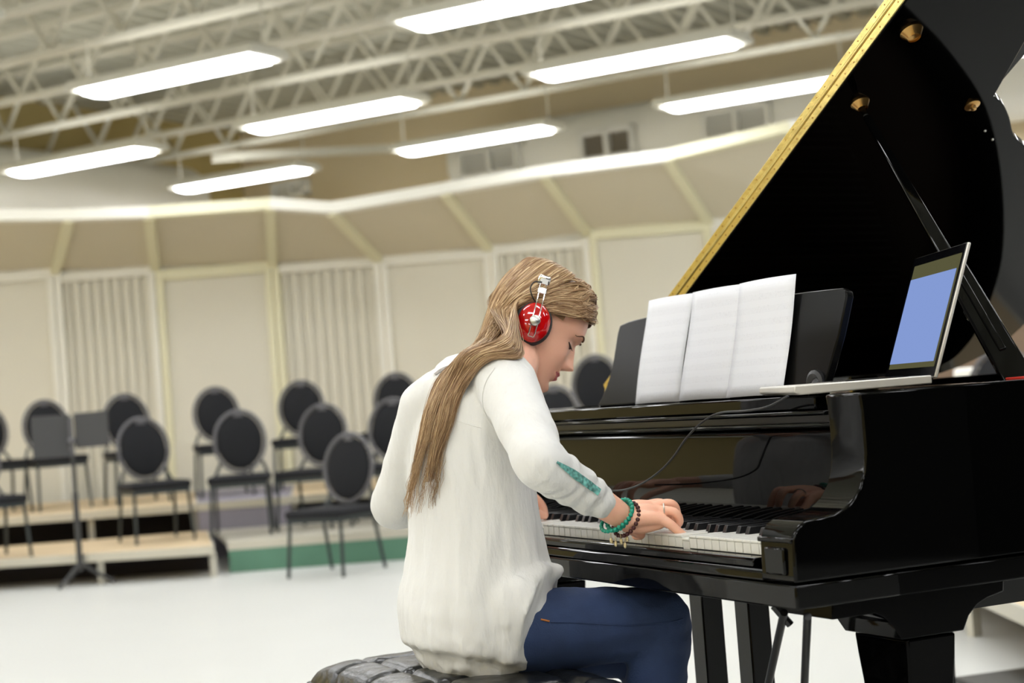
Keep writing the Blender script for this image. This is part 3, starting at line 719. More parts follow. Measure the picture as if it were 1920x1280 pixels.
b.b.faces.new(prev[::-1])
b.build('cushion', K['leather'], bench, smooth=True, auto=75)
for k, (x, y) in enumerate(btn):
    b = MB(); b.ball((x, y+cyb+.25, top_z(x, y)+.003), .009, 10, (1, 1, .45)); b.build('button', K['leather'], bench, smooth=True)
b = MB(); b.tube([(sx*(BX+.006), cyb+.25+sy*(hb+.006), ZBn-.045) for sx, sy in ((-1, -1), (1, -1), (1, 1), (-1, 1))], .004, n=8, closed=True); b.build('piping', K['leather'], bench)
MB().box((0, cyb+.25, ZBn-.135), (2*BX-.02, 2*hb-.02, .05)).build('seat_frame', BK, bench, bevel=.003)
for sx in (-1, 1):
    for sy in (-1, 1):
        MB().bar((sx*(BX-.04), cyb+.25+sy*(hb-.04), 0), (sx*(BX-.04), cyb+.25+sy*(hb-.04), ZBn-.14), .045, .045).build('leg', BK, bench, bevel=.003)
# ------------------------------------------------------------------ the woman
def remesh(mb, vox, smooth_it=4, fac=.5):
    bmesh.ops.recalc_face_normals(mb.b, faces=mb.b.faces)
    me = bpy.data.meshes.new('tmp'); mb.b.to_mesh(me); mb.b.free(); o = bpy.data.objects.new('tmp', me); COL.objects.link(o)
    m = o.modifiers.new('r', 'REMESH'); m.mode = 'VOXEL'; m.voxel_size = vox
    if smooth_it:
        s = o.modifiers.new('s', 'SMOOTH'); s.factor = fac; s.iterations = smooth_it
    dg = bpy.context.evaluated_depsgraph_get(); dg.update(); out = bpy.data.meshes.new_from_object(o.evaluated_get(dg)); bpy.data.objects.remove(o); bpy.data.meshes.remove(me)
    out.polygons.foreach_set('use_smooth', [True]*len(out.polygons)); return out
def co_get(me):
    a = np.empty(len(me.vertices)*3, dtype=np.float32); me.vertices.foreach_get('co', a); return a.reshape(-1, 3)
def co_set(me, a): me.vertices.foreach_set('co', np.ascontiguousarray(a, dtype=np.float32).ravel()); me.update()
def nr_get(me):
    a = np.empty(len(me.vertices)*3, dtype=np.float32); me.vertices.foreach_get('normal', a); return a.reshape(-1, 3)
def chain(mb, pts, rads, n=14, ref=None, sub=5):
    P = catmull(pts, sub); m = len(pts); rr = []
    for i in range(len(P)):
        f = i/sub; k = min(int(f), m-2); t = f-k
        a, c = rads[k], rads[k+1]
        rr.append(tuple(a[q]*(1-t)+c[q]*t for q in (0, 1)) if isinstance(a, tuple) else a*(1-t)+c*t)
    # rounded ends
    g = lambda r, k: tuple(v*k for v in r) if isinstance(r, tuple) else r*k
    mx = lambda r: min(r)*.55 if isinstance(r, tuple) else r
    d0 = (P[0]-P[1]).normalized(); d1 = (P[-1]-P[-2]).normalized()
    pre = [(P[0]+d0*mx(rr[0])*a, g(rr[0], c)) for a, c in ((.9, .35), (.6, .75), (.3, .94))]
    post = [(P[-1]+d1*mx(rr[-1])*a, g(rr[-1], c)) for a, c in ((.3, .94), (.6, .75), (.9, .35))]
    PP = [p for p, _ in pre]+P+[p for p, _ in post]; RR = [r for _, r in pre]+rr+[r for _, r in post]
    mb.tube(PP, RR, n=n, ref=ref); return mb
# head frame
PITCH, ROLL_ = R(31), R(13)
Nh = (_r*math.cos(PITCH)-_u*math.sin(PITCH)).normalized()
U0 = (_r*math.sin(PITCH)+_u*math.cos(PITCH)).normalized()
Uh = (U0*math.cos(ROLL_)+_f*math.sin(ROLL_)).normalized()
Eh = Nh.cross(Uh).normalized()
HC = at(1007, 614, 3.24); HSCL = .95
def H2W(e, n_, h): return HC + (Eh*e + Nh*n_ + Uh*h)*HSCL
tab = np.array([  # h, front, back, half width
 (.114, -.005, -.03, .006), (.110, .02, -.045, .024), (.100, .048, -.064, .044), (.085, .068, -.080, .058), (.065, .082, -.091, .068), (.04, .089, -.096, .073), (.02, .0895, -.096, .0745),
 (.0, .083, -.094, .0735), (-.02, .081, -.089, .071), (-.04, .081, -.080, .068), (-.055, .081, -.070, .064), (-.07, .079, -.058, .059), (-.085, .077, -.044, .052), (-.098, .078, -.028, .042), (-.108, .072, -.008, .030), (-.114, .058, .016, .016), (-.116, .045, .03, .005)])
def gs(x, s): return math.exp(-(x/s)**2)
def head_pt(phi, h, off=0, feat=True):
    f, bk, wd = (float(np.interp(-h, -tab[:, 0], tab[:, k])) for k in (1, 2, 3))
    c = (f+bk)/2 - .006; s_, co = math.sin(phi), math.cos(phi)
    ex = .82 if co > 0 else .95
    hn = (f-c) if co > 0 else (c-bk)
    e = wd*math.copysign(abs(s_)**ex, s_); n_ = c+hn*math.copysign(abs(co)**(.88 if co > 0 else 1), co)
    if feat and co > 0:
        ae = abs(e)
        # nose
        if -.056 < h < .014:
            t = (.014-h)/.052 if h > -.038 else 1
            t = max(0, min(1, t)); prom = .001+.0245*t**1.25
            if h < -.038: prom = .0255*max(0, 1-((-.038-h)/.0115))**.7
            wdt = .0062+.0065*t
            if h < -.028: wdt = .0125
            n_ += prom*gs(e, wdt)
            # alar wings
            n_ += .0065*gs(ae-.0125, .006)*gs(h+.040, .008)
            n_ -= .006*gs(ae-.0065, .0035)*gs(h+.0485, .0032)
        n_ -= .0105*gs(ae-.030, .0145)*gs(h-.002, .0115)            # sockets
        n_ += .0055*gs(ae-.031, .0105)*gs(h+.001, .0085)            # lids over the ball
        n_ += .0035*gs(ae-.024, .018)*gs(h-.021, .007)              # brow ridge
        n_ -= .0035*gs(ae-.0, .012)*gs(h-.008, .008)
        n_ += .005*gs(ae-.043, .015)*gs(h+.030, .016)               # cheeks
        k = .022                                                     # mouth
        lh = -.0655-.0+ (ae/.024)**2*.004
        n_ += .0080*gs(ae, .019)*gs(h-lh-.0045, .0042)+.0085*gs(ae, .017)*gs(h-lh+.0055, .0048)
        n_ -= .0035*gs(ae, .024)*gs(h-lh, .0018)
        n_ -= .003*gs(ae-.028, .005)*gs(h+.062, .005)               # smile corner
        n_ -= .0035*gs(ae, .02)*gs(h+.083, .006)
        n_ += .0045*gs(ae, .016)*gs(h+.099, .010)                   # chin
        n_ -= .002*gs(ae, .005)*gs(h+.053, .005)
    d = Vector((e, n_-c, 0)); d = d.normalized()*off if d.length > 1e-6 else Vector((0, 0, 0))
    hz = h+ (off*.8 if h > .085 else 0)
    return e+d.x, n_+d.y, hz
body = MB()
nph = 128; hs = []
h_ = .114
while h_ > -.116: hs.append(h_); h_ -= .0016
def head_grid(mb, off=0, feat=True, keep=None):
    rows = []
    phs = [2*math.pi*k/nph for k in range(nph)]
    phs = [p-.32*math.sin(2*p)*.5-.25*math.sin(p)*0 for p in phs]
    for h in hs: rows.append([H2W(*head_pt(p, h, off, feat)) for p in phs])
    vv = [[mb.b.verts.new(p) for p in r] for r in rows]
    for j in range(len(vv)-1):
        for k in range(nph):
            if keep is None or keep(phs[k], hs[j]): mb.b.faces.new((vv[j][k], vv[j][(k+1) % nph], vv[j+1][(k+1) % nph], vv[j+1][k]))
    if keep is None: mb.b.faces.new(vv[0][::-1]); mb.b.faces.new(vv[-1])
head_grid(body)
# skeleton points (world)
X1 = lambda x, y, X: hit(x, y, 0, X)
sR, eR, wR = at(948, 716, 2.99), at(1015, 869, 2.80), at(1166, 968, 2.895)
sL, eL = at(800, 764, 3.13), at(735, 953, 3.27)
wL = Vector((-.30, -.075, .825))
hipC = X1(893, 1190, -.02); neckB = at(928, 712, 3.13)
XA = (1, 0, 0)
trs = [((885, 1237), .165, .095), ((888, 1215), .188, .118), ((892, 1150), .192, .128), ((893, 1100), .186, .125), ((891, 1050), .176, .117), ((889, 1000), .168, .110), ((886, 950), .162, .106), ((882, 900), .162, .104), ((878, 850), .166, .103), ((875, 800), .172, .098), ((878, 760), .172, .088), ((888, 728), .150, .072), ((906, 703), .105, .058)]
tp = [X1(p[0], p[1], -.03) for p, a, c in trs]
# body: one continuous skin surface
chain(body, tp[2:-1:2], [(a-.026, c-.024) for _, a, c in trs[2:-1:2]], n=24, ref=XA, sub=3)
nk = H2W(0, -.035, -.06); nk2 = H2W(0, -.03, -.02)
chain(body, [tp[-2], at(938, 716, 3.12), at(962, 680, 3.16), nk, nk2], [.045, .046, .048, .050, .050], n=20)
chain(body, [tp[-2], sR, ], [.038, .038], n=14); chain(body, [tp[-2], sL], [.038, .038], n=14)
chain(body, [sR, sR.lerp(eR, .5), eR, eR.lerp(wR, .35), eR.lerp(wR, .8), wR], [.038, .030, .028, .030, .0245, .0215], n=18)
chain(body, [sL, sL.lerp(eL, .5), eL, eL.lerp(wL, .4), wL], [.038, .030, .026, .027, .022], n=16)
def finger(pts, r): chain(body, pts, r, n=12, sub=4)
def hand_R():
    mcp = [at(1240, 973, 2.893), at(1231, 957, 2.912), at(1221, 950, 2.932), at(1210, 948, 2.953)]
    for i, m_ in enumerate(mcp):
        w0 = wR.lerp(mcp[i], .12) + (mcp[i]-mcp[1])*.35
        chain(body, [w0, w0.lerp(m_, .55)+Vector((0, 0, .003)), m_], [.0155, .0135, .0108 if i else .0100], n=12, sub=3)
    chain(body, [at(1180, 980, 2.90), at(1205, 984, 2.905), at(1236, 982, 2.90)], [.0165, .0150, .0100], n=12, sub=3)    # heel towards the little finger
    finger([mcp[0], at(1258, 984, 2.890), at(1275, 998, 2.893), at(1286, 1005, 2.897)], [.0098, .0084, .0074, .0062])
    finger([mcp[1], at(1264, 960, 2.906), at(1274, 977, 2.912), at(1265, 989, 2.922)], [.0096, .0083, .0075, .0066])
    finger([mcp[2], at(1258, 944, 2.932), at(1269, 962, 2.938), at(1262, 984, 2.948)], [.0098, .0084, .0076, .0066])
    finger([mcp[3], at(1240, 943, 2.955), at(1254, 962, 2.960), at(1258, 988, 2.968)], [.0094, .0082, .0074, .0064])
    finger([at(1178, 984, 2.915), at(1192, 994, 2.938), at(1200, 1001, 2.95), at(1192, 1004, 2.962)], [.0145, .0115, .0100, .0080])
    return mcp
mcpR = hand_R()
# left hand on the keys
hl = wL
lk = [Vector((-.345, .005, .818)), Vector((-.322, .012, .822)), Vector((-.300, .014, .823)), Vector((-.278, .010, .820))]
for i, m_ in enumerate(lk):
    w0 = hl.lerp(m_, .12); chain(body, [w0, w0.lerp(m_, .5)+Vector((0, 0, .004)), m_], [.0155, .0135, .0105], n=12, sub=3)
    dx = (-.010, -.004, .002, .008)[i]; ln = (.036, .048, .052, .046)[i]
    finger([m_, m_+Vector((dx, ln*.62, .004)), m_+Vector((dx*1.5, ln*1.05, -.016)), m_+Vector((dx*1.7, ln*1.15, -.036))], [.0102, .0090, .0078, .0066])
finger([hl+Vector((.012, .012, -.008)), Vector((-.258, -.01, .803)), Vector((-.242, .025, .795)), Vector((-.238, .048, .7845))], [.014, .011, .0095, .0075])
# legs
hR, kR = X1(965, 1192, .09), X1(1240, 1160, .15); hL, kL = X1(925, 1200, -.12), X1(1232, 1212, -.03)
aR, aL = Vector((.155, kR.y-.10, .095)), Vector((.02, kL.y-.16, .095))
for hh, kk, aa in ((hR, kR, aR), (hL, kL, aL)):
    chain(body, [hh, hh.lerp(kk, .5), kk, kk.lerp(aa, .35), aa], [.050, .044, .034, .032, .024], n=18)
    chain(body, [aa, aa+Vector((0, .07, -.045)), aa+Vector((0, .15, -.065))], [.03, .028, .02], n=12)
bm_ = remesh(body, .0024, 3, .5)
bm_.name = 'person'
for m_ in (K['skin'], K['lip'], K['nail']): bm_.materials.append(m_)
person = bpy.data.objects.new('person', bm_); COL.objects.link(person)
tag(person, 'woman in white blouse and jeans playing the piano, looking down at her hand', 'person')
# lips
cc = co_get(bm_); hc_ = np.array(HC); q = (cc-hc_)/HSCL
qe, qn, qh = q@np.array(Eh), q@np.array(Nh), q@np.array(Uh)
ae = np.abs(qe); lh = -.0655+(ae/.024)**2*.004
up_ = (qh-lh) < .0078*(1-(ae/.0245)**2)*(1-.25*np.exp(-(ae/.003)**2)); dn_ = (lh-qh) < .0105*(1-(ae/.0235)**2)
isl = up_ & dn_ & (ae < .0245) & (qn > .06)
fv = np.empty(len(bm_.loops), dtype=np.int32); bm_.loops.foreach_get('vertex_index', fv)
st = np.empty(len(bm_.polygons), dtype=np.int32); bm_.polygons.foreach_get('loop_start', st)
mi = isl[fv[st]].astype(np.int32); bm_.polygons.foreach_set('material_index', mi)
# ---- blouse
bl = MB()
chain(bl, tp, [(a, c) for _, a, c in trs], n=32, ref=XA, sub=4)
chain(bl, [tp[-1]+Vector((0, .0, -.02)), at(915, 722, 3.10), at(936, 712, 3.10)], [(.10, .06), (.058, .058), (.047, .047)], n=24, ref=XA)
chain(bl, [tp[-2], at(935, 712, 3.02), sR], [(.06, .06), .055, .056], n=18) if False else chain(bl, [tp[-2], at(935, 714, 3.03), sR], [.055, .055, .054], n=18)
chain(bl, [tp[-2], at(830, 745, 3.12), sL], [.055, .055, .050], n=18)
cR = eR.lerp(wR, .70)
chain(bl, [sR, sR.lerp(eR, .35), sR.lerp(eR, .75), eR, eR.lerp(wR, .35), cR], [.054, .050, .046, .043, .0385, .0310], n=24)
chain(bl, [sL, sL.lerp(eL, .35), sL.lerp(eL, .75), eL, eL.lerp(wL, .35), eL.lerp(wL, .72)], [.051, .046, .043, .039, .036, .030], n=20)
# hip drape towards the lap and the flared hem
dh = (hR-CAM).dot(_f)
bl.tube([at(880, 1108, dh+.06), at(925, 1125, dh+.03), at(968, 1140, dh), at(1008, 1153, dh-.01)], [.06, .088, .090, .086], n=28)
chain(bl, [at(985, 1098, dh), at(1022, 1078, dh+.02), at(1052, 1068, dh+.03)], [.034, .020, .009], n=14)
chain(bl, [at(880, 1215, dh+.02), at(940, 1222, dh-.01), at(976, 1232, dh-.01)], [(.05, .03), (.04, .024), (.018, .012)], n=14)
bme = remesh(bl, .005, 10, .5); bme.name = 'blouse'
cc = co_get(bme); nn = nr_get(bme); disp = np.zeros(len(cc))
tx = np.array(_r); ty = np.array(_u)
sx_ = (cc-np.array(CAM))@np.array(_r); 
armA, armB, armC = np.array(sR), np.array(eR), np.array(cR)
def seg(c, a, b_):
    d = b_-a; t = np.clip(((c-a)@d)/(d@d), 0, 1); return np.linalg.norm(c-(a+t[:, None]*d), axis=1), t
dA, tA = seg(cc, armA, armB); dB, tB = seg(cc, armB, armC); dC, tC = seg(cc, np.array(sL), np.array(eL)); dD, tD = seg(cc, np.array(eL), np.array(wL))
darm = np.minimum(np.minimum(dA, dB), np.minimum(dC, dD)); arm = np.clip((.062-darm)/.012, 0, 1)
for i in range(len(cc)):
    p = Vector(cc[i]); a = arm[i]
    f1 = noise.noise(Vector((p.x*26, p.y*26, p.z*5)))
    f2 = noise.noise(Vector((p.x*60+3, p.y*60, p.z*9)))
    low = max(0, min(1, (.85-p.z)/.25)); lw_ = max(0, min(1, (.72-p.z)/.12))
    q_ = Vector((p.x*20+p.z*5, p.y*20-p.z*6, p.z*3.2)); f1 += .9*(.32-abs(noise.noise(q_)))+.35*(.3-abs(noise.noise(q_*2.3)))
    f2 += lw_*1.2*(.3-abs(noise.noise(Vector((p.x*22+p.z*26, p.y*22-p.z*20, p.z*10)))))
    dsp = (1-a)*((.0042+.0045*low)*f1+.0022*f2 - .001*low)
    if a > 0:
        if dB[i] < dA[i] and dB[i] < dC[i] and dB[i] < dD[i]:
            t = tB[i]; ph = t*24+5.0*noise.noise(p*22); amp = .0009+.0012*t
        elif dA[i] < dC[i] and dA[i] < dD[i]:
            t = tA[i]; ph = t*13+3.0*noise.noise(p*14); amp = .0005+.0016*t*t
        else: ph = tD[i]*16+2.4*noise.noise(p*16); amp = .0010
        dsp += a*(amp*math.sin(ph)+.001*noise.noise(p*45))
    disp[i] = dsp
cc = cc+nn*disp[:, None]; co_set(bme, cc)
bme.materials.append(K['blouse']); blouse = link('blouse', bme, None, person)
blouse['label'] = 'white crinkled cotton blouse with pushed up sleeves'
bt = bmesh.new(); bt.from_mesh(bme); BV = BVHTree.FromBMesh(bt); bt3 = bmesh.new(); bt3.from_mesh(bme); bt3.from_mesh(bm_); BA = BVHTree.FromBMesh(bt3)
def onm(px, py, off=.001, bv=BV, dflt=3.0):
    d = (at(px, py, 1)-CAM).normalized(); h = bv.ray_cast(CAM, d)
    if h[0] is None: return at(px, py, dflt), -d
    return h[0]+h[1]*off, h[1]
def ribbon(mb, pts, nrm, wds, th=.001):
    rows = []
    for i, p in enumerate(pts):
        t = (pts[min(i+1, len(pts)-1)]-pts[max(i-1, 0)]).normalized(); s_ = t.cross(nrm[i]).normalized(); wd_ = wds[i]/2
        rows.append([mb.b.verts.new(p-s_*wd_), mb.b.verts.new(p+nrm[i]*th), mb.b.verts.new(p+s_*wd_)])
    for a_, c_ in zip(rows, rows[1:]):
        for k in range(2): mb.b.faces.new((a_[k], a_[k+1], c_[k+1], c_[k]))
path = catmull([Vector((x, y, 0)) for x, y in ((1043, 866), (1062, 879), (1082, 893), (1103, 908), (1123, 923))], 5)
b = MB(); pp = [onm(p.x, p.y, .0015) for p in path]
ribbon(b, [p for p, _ in pp], [n_ for _, n_ in pp], [.004+.010*min(1, i/8) for i in range(len(pp))], .0015)
tag(b.build('sleeve_strap', K['patch'], person, smooth=True), 'turquoise printed strap on the sleeve')
b = MB()   # back yoke seam
pp = [onm(x, y, .0006) for x, y in [(820+6*k, 776+2.2*k-.12*k*k*.2) for k in range(15)]]
b.tube([p for p, _ in pp], .0009, n=6); b.build('yoke_seam', K['blouse'], person)
b = MB(); pp = [onm(x, y, .0008) for x, y in catmull([Vector((905, 745, 0)), Vector((912, 770, 0)), Vector((925, 800, 0)), Vector((937, 818, 0))], 5) for x, y in [(0, 0)]] if False else [onm(v.x, v.y, .0006) for v in catmull([Vector((928, 690, 0)), Vector((912, 715, 0)), Vector((905, 745, 0)), Vector((910, 775, 0)), Vector((926, 803, 0))], 4)]
b.tube([p for p, _ in pp], .0010, n=6); b.build('armhole_seam', K['blouse'], person)
b = MB(); pp = [onm(x, y, .0015) for x, y in ((816, 703), (822, 698), (828, 694), (834, 691), (840, 689))]
ribbon(b, [p for p, _ in pp], [n_ for _, n_ in pp], [.010]*5, .0012); b.build('lace_trim', K['lace'], person, smooth=True)
# ---- jeans
jn = MB()
for hh, kk, aa, kr in ((hR, kR, aR, 1), (hL, kL, aL, .95)):
    chain(jn, [hh, hh.lerp(kk, .33)+Vector((0, 0, .002)), hh.lerp(kk, .68), kk], [.072*kr, .0735*kr, .066*kr, .0560*kr], n=22)
    chain(jn, [kk, kk.lerp(aa, .3), kk.lerp(aa, .65), aa], [.0555*kr, .054*kr, .047*kr, .038*kr], n=20)
chain(jn, [hR-Vector((0, .01, 0)), hL-Vector((0, .01, 0))], [.07, .07], n=20)
jm = remesh(jn, .006, 8, .5); jm.name = 'jeans'; cc = co_get(jm); nn = nr_get(jm); kRa = np.array(kR)
for i in range(len(cc)):
    p = Vector(cc[i]); dk = (p-kR).length
    amp = .0022+.003*gs(dk-.05, .06)
    cc[i] += nn[i]*(amp*noise.noise(Vector((p.x*30, p.y*12+p.z*20, p.z*34-p.y*14))) + .0012*noise.noise(p*70))
co_set(jm, cc); jm.materials.append(K['jeans']); jeans = link('jeans', jm, None, person); jeans['label'] = 'dark blue denim jeans'
bt2 = bmesh.new(); bt2.from_mesh(jm); BJ = BVHTree.FromBMesh(bt2)
b = MB(); pp = [onm(v.x, v.y, .0008, BJ) for v in catmull([Vector((1032, 1166, 0)), Vector((1100, 1168, 0)), Vector((1180, 1172, 0)), Vector((1255, 1166, 0)), Vector((1280, 1160, 0))], 8)]
b.tube([p for p, _ in pp], .0012, n=6); b.build('side_seam', K['jeans'], person)
b = MB(); pp = [onm(x, 1161+.2*(x-1013), .001, BJ) for x in (1014, 1020, 1026, 1030)]; b.tube([p for p, _ in pp], .0016, n=6); tag(b.build('pocket_stitch', K['stitch'], person), 'orange pocket bar tack')
for aa in (aR, aL):
    b = MB(); chain(b, [aa+Vector((0, -.03, -.06)), aa+Vector((0, .05, -.055)), aa+Vector((0, .17, -.066))], [(.036, .034), (.038, .038), (.034, .024)], n=18, ref=XA); b.build('shoe', K['shoe'], person, smooth=True)
# ---- face details
def fpt(e_t, h, off=0):
    """surface point of the face for lateral e_t at height h"""
    best = min((abs(head_pt(p, h)[0]-e_t), p) for p in np.linspace(-1.5, 1.5, 300))[1]
    e, n_, hh = head_pt(best, h); return H2W(e, n_+off, hh)
for sg in (1, -1):
    b = MB(); pts = [fpt(sg*(.014+.034*t), .019+.0075*math.sin(math.pi*min(1, t*1.15)**1.2)-.004*t, .0006) for t in np.linspace(0, 1, 10)]
    b.tube(pts, [.0024*(1-.75*t) for t in np.linspace(0, 1, 10)], n=8); b.build('eyebrow', K['brow'], person)
    b = MB(); pts = [fpt(sg*(.018+.027*t), -.0045-.0035*math.sin(math.pi*t)+.0015*t, .0008) for t in np.linspace(0, 1, 9)]
    b.tube(pts, [.0016*(.6+.5*math.sin(math.pi*t)) for t in np.linspace(0, 1, 9)], n=6)
    for t in np.linspace(.12, 1, 11):
        a = fpt(sg*(.018+.027*t), -.0045-.0035*math.sin(math.pi*t)+.0015*t, .0006); c = a+(Nh*.0065-Uh*.0035+Eh*sg*.003*t)*HSCL; b.tube([a, a.lerp(c, .5)-Uh*.0006, c], [.0005, .0004, .0002], n=4)
    tag(b.build('eyelashes', K['lash'], person), kind=None)
    b = MB(); a = fpt(sg*.031, -.010, -.0015); b.ball(a, .0052, 12, (1, 1, .55)); b.build('eyeball', K['iris'], person, smooth=True)
    b = MB(); b.ball(fpt(sg*.0068, -.0500, -.0002), .0020, 8, (1.2, 1.2, .8)); b.build('nostril', K['lash'], person)
b = MB(); pts = [fpt(e_, -.0655+(abs(e_)/.024)**2*.004, .0003) for e_ in np.linspace(-.024, .026, 15)]; b.tube(pts, .00065, n=5); tag(b.build('lip_line', K['lash'], person), 'dark line between the lips')
b = MB(); b.ball(at(1288.5, 1003, 2.888), .0042, 10, (1, 1, .8)); b.build('fingernail', K['nail'], person, smooth=True)
# ---- hair
def keep(phi, h):
    co = math.cos(phi); sn = abs(math.sin(phi))
    _, n_, _ = head_pt(phi, h, 0, False)
    lim = .058 if n_ > .06 else (.052 if n_ > .035 else (.02 if n_ > .012 else -.095))
    return h > lim
hb_ = MB(); head_grid(hb_, .007, False, keep); hairb = hb_
strands = []
def surf(phi, h, off): return H2W(*head_pt(phi, h, off, False))
A_ = [(898, 640), (862, 683), (824, 716), (804, 770), (789, 830), (776, 885), (768, 935)]
B_ = [(974, 668), (925, 677), (893, 702), (866, 745), (852, 795), (836, 848), (825, 905)]
Dn = [3.19, 3.13, 3.02, 3.0, 3.0, 3.0, 3.0]
rnd = random.Random(3)
def hair_strand(u, t, lay, length=1.0, r=.0011, lock=.62):
    """u 0..1 along the parting front to back, t 0..1 across the stream, lay 0..1 depth"""
    off = .009+.007*lay
    pts = []
    u = min(1, max(0, u)); jp_ = lambda: rnd.gauss(0, .10); jh = lambda: rnd.gauss(0, .005)
    if u < .55:      # front: from the forehead parting sweeping round the temple behind the ear cup
        k = u/.55; hn_ = .066+.040*k
        pts.append(surf(.02+.05*k, min(.1135, hn_+.006+jh()), off))
        pts.append(surf(.62+.25*k+jp_(), .058+.036*k+.004*lay+jh(), off+.002))
        pts.append(surf(1.18+.15*k+jp_(), .040+.040*k+jh(), off+.002))
        pts.append(surf(1.62+.1*k, .014+.040*k-.012*t, off+.003))
        pts.append(surf(2.05, -.018+.035*k-.012*t, off+.005))
    else:
        k = (u-.55)/.45; hn_ = .113-.020*k
        pts.append(surf(1.0+2.1*k, .113-.006*k, off))
        pts.append(surf(1.35+1.5*k, .096-.012*k, off+.002)); pts.append(surf(1.62+1.15*k, .062-.006*k, off+.003)); pts.append(surf(1.85+.9*k, .022, off+.005)); pts.append(surf(2.05+.7*k, -.015-.01*t, off+.007))
    wob = [rnd.uniform(-1, 1) for _ in range(8)]
    for i, ((ax, ay), (bx, by)) in enumerate(zip(A_, B_)):
        lk_ = .22 if t < .5 else .80
        tt = t+.06*wob[i]*(i/6)+(lk_-t)*lock*(max(0, i-2)/4)**1.3
        px, py = ax+(bx-ax)*tt, ay+(by-ay)*tt
        p, n_ = onm(px, py, .004+(.022 if i < 2 else .011)*lay*math.sin(math.pi*min(1, max(0, t)))+.004*abs(wob[i]), BA, 3.14)
        pts.append(p)
    P = catmull(pts, 5); P = P[:int(len(P)*(.55+.45*length))]; n_ = len(P)
    rr = [r*(.7+.3*math.sin(math.pi*min(1, i/(n_*.3))))*(1-.88*(i/n_)**2.5) for i in range(n_)]
    P = [p+Vector((noise.noise(p*18+Vector((u*9, t*9, 0))), noise.noise(p*18+Vector((5, u*9, t*9))), noise.noise(p*18+Vector((t*9, 9, u*9)))))*.0025 for p in P]
    return P, rr
cols = []
def add_strand(mb, P, rr, c, n=4):
    n0 = len(mb.b.verts); mb.tube(P, rr, n=n, caps=False); cols.append((n0+0, len(P)*n, c))
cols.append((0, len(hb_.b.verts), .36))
for k in range(1500):
    u = rnd.random()**.9; lay = rnd.random()**.6
    t = min(1, max(0, 1-u+rnd.gauss(0, .16))) if rnd.random() < .75 else rnd.random()
    ln = 1-.62*rnd.random()**1.4
    split = t
    if rnd.random() < .5: split = (t*.40 if t < .5 else .62+(t-.5)*.72)     # gathers into two locks
    P, rr = hair_strand(u, split, lay, ln, rnd.uniform(.0009, .0017))
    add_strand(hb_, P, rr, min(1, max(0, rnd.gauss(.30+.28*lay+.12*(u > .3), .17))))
for k in range(170):     # loose flyaway strands and ends
    t = rnd.uniform(-.06, 1.08); P, rr = hair_strand(rnd.uniform(.3, 1), t, 1, rnd.uniform(.8, 1), rnd.uniform(.0005, .0008), rnd.uniform(-.1, .5))
    e = P[-1]; dr = (P[-1]-P[-3]).normalized(); P += [e+dr*.014*(i+1)+Vector((rnd.uniform(-.004, .004), rnd.uniform(-.004, .004), -.004*(i+1))) for i in range(3)]; rr += [.0004, .0003, .0002]
    add_strand(hb_, P, rr, rnd.uniform(.35, .8), 3)
hm = bpy.data.meshes.new('hair'); hb_.b.to_mesh(hm); hb_.b.free(); at_ = hm.attributes.new('hc', 'FLOAT', 'POINT'); arr = np.zeros(len(hm.vertices), dtype=np.float32)
for n0, c_, v in cols: arr[n0:n0+c_] = v
at_.data.foreach_set('value', arr)
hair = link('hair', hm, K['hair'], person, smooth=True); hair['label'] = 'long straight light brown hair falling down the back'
# ------------------------------------------------------------------ headphones
BT = R(-16)     # band tilts back from the crown axis
Ub = (Uh*math.cos(BT)+Nh*math.sin(BT)).normalized(); Nb = Eh.cross(Ub)*-1
if Nb.dot(Nh) < 0: Nb = -Nb
EC = at(1001, 604, 3.145)            # middle of the right cup
hp = empty('headphones', EC, 0, "red and chrome headphones worn on the woman's head", 'headphones')
def HM(o=Vector((0, 0, 0)), e=0.0, n_=0.0, u_=0.0):
    m = Matrix.Identity(4)
    for i in range(3): m[i][0] = Nb[i]; m[i][1] = Ub[i]; m[i][2] = Eh[i]; m[i][3] = (Nb*n_+Ub*u_+Eh*e)[i]
    return m
def lat(prof, name, m, e=0, sx=1, sy=1, side=1, n=40):
    b = MB(); T = HM(e=e); b.lathe(prof, n, T @ Matrix.Diagonal((sx, sy, side, 1))); return b.build(name, m, hp, smooth=True, auto=50)
gap = (HC-EC).dot(Eh)*2
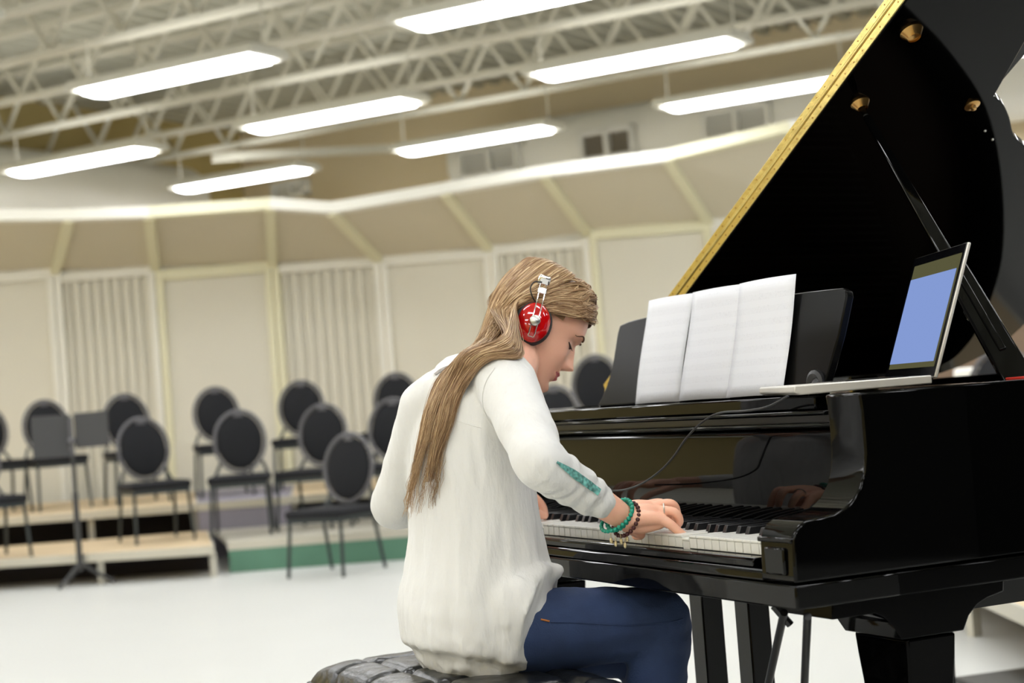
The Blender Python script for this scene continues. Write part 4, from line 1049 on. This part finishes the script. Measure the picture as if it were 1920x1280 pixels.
for side, e0 in ((1, 0), (-1, gap)):
    lat([(.001, .0135), (.010, .013), (.018, .0115), (.025, .008), (.029, .003), (.030, -.003), (.029, -.005)], 'ear_shell', K['red'], e0, 1.02, 1.26, side)
    lat([(.029, -.0045), (.033, -.0055), (.035, -.010), (.034, -.020), (.028, -.024), (.01, -.022)], 'ear_cushion', K['cush'], e0, 1.0, 1.19, side)
    lat([(.0005, .0195), (.0085, .0195), (.0097, .0185), (.0097, .0125)], 'pivot_disc', K['satin'], e0, 1, 1, side)
    b = MB()
    sgn = side
    def wp(n_, u_, e): return Nb*n_+Ub*u_+Eh*(e0+sgn*e)
    for n_ in (-.0055, .0055):
        b.tube(catmull([wp(n_, -.029, .009), wp(n_, -.026, .0155), wp(n_, 0, .0172), wp(n_, .03, .0140), wp(n_, .058, .004), wp(n_, .078, -.008)], 5), .0010, n=8)
    b.tube([wp(-.0055, -.029, .009), wp(.0055, -.029, .009)], .0010, n=8)
    b.build('slider_wire', K['chrome'], hp)
    b = MB(); c = wp(0, .060, .0035); T = HM(); T.translation = c; b.box((0, 0, 0), (.0165, .012, .007), mtx=T); b.build('slider_block', K['chrome'], hp, bevel=.0015)
    b = MB(); c = wp(0, .084, -.012); T = HM() @ Matrix.Rotation(0, 4, 'X'); T.translation = c; b.box((0, 0, 0), (.024, .020, .016), mtx=T @ Matrix.Rotation(R(25*sgn), 4, 'X')); b.build('yoke_block', K['chrome'], hp, bevel=.005, seg=3)
b = MB(); ctr = Eh*(gap/2); pts = []
for a in np.linspace(R(28), R(152), 24): pts.append(ctr+Eh*(-math.cos(a)*(abs(gap)/2-.002)*-1)*1.0+Ub*(.040+.056*math.sin(a)+.01))
b.tube(pts, [(.004, .010)]*len(pts), n=12, ref=Nb.cross(Vector((0, 0, 0))) if False else None)
hbm = b.build('headband', K['rubber'], hp, smooth=True)
b = MB(); b.tube(catmull([Nb*-.004+Ub*.078+Eh*-.006, Nb*-.018+Ub*.072+Eh*.004, Nb*-.022+Ub*.058+Eh*.006, Nb*-.014+Ub*.044+Eh*.004, Nb*-.004+Ub*.036+Eh*-.002], 6), .0013, n=8); b.build('ear_cable', K['rubber'], hp, smooth=True)
# ------------------------------------------------------------------ bracelets and ring
ax = (wR-eR).normalized()
def beads(name, c, tilt, rad, rb_, m, label, n=22, sag=0):
    root = empty(name, c, 0, label, 'bracelet'); a = (ax+tilt).normalized(); x = a.orthogonal().normalized(); y = a.cross(x)
    me = None
    for k in range(n):
        an = 2*math.pi*k/n; p = x*math.cos(an)*rad+y*math.sin(an)*rad
        if me is None:
            b = MB(); b.ball((0, 0, 0), rb_, 12); o = b.build('bead', m, root, smooth=True); me = o.data
        else: o = bpy.data.objects.new('bead', me); COL.objects.link(o); o.parent = root
        o.location = p-Vector((0, 0, sag))
    return root
w1 = eR.lerp(wR, 1.0)-ax*.002
beads('bead_bracelet', eR.lerp(wR, .97), Vector((0, .0, .0)), .0285, .0040, K['turq'], 'turquoise bead bracelet on the right wrist, nearer the sleeve', 24)
beads('bead_bracelet', eR.lerp(wR, 1.0)+ax*.010, Vector((.0, 0, .1)), .0300, .0038, K['wood'], 'dark brown bead bracelet on the right wrist, nearer the hand', 24)
rt = beads('bead_bracelet', eR.lerp(wR, .93)-Vector((0, 0, .005)), Vector((0, 0, -.45)), .0310, .0036, K['turq'], 'second turquoise bracelet with hanging gold charms, drooping under the wrist', 26, .003)
b = MB()
c0 = rt.location
for k, (dx, dz) in enumerate(((-.012, -.040), (-.005, -.046), (.004, -.043), (.010, -.050), (.014, -.040))):
    b.ball(Vector((dx*.3, dx, dz)), .0035, 8, (.8, .8, 1.6)); b.tube([Vector((dx*.3, dx, dz+.012)), Vector((dx*.3, dx, dz))], .0006, n=5)
b.build('charms', K['charm'], rt, smooth=True)
c = mcpR[1].lerp(at(1262, 955, 2.910), .45); a = (at(1262, 955, 2.910)-mcpR[1]).normalized(); x = a.orthogonal().normalized(); y = a.cross(x)
b = MB(); b.tube([c+x*math.cos(t)*.0108+y*math.sin(t)*.0108 for t in np.linspace(0, 2*math.pi, 20, endpoint=False)], .0013, n=8, closed=True)
tag(b.build('finger_ring', K['satin'], smooth=True), 'thin dark silver ring on the right ring finger', 'ring')
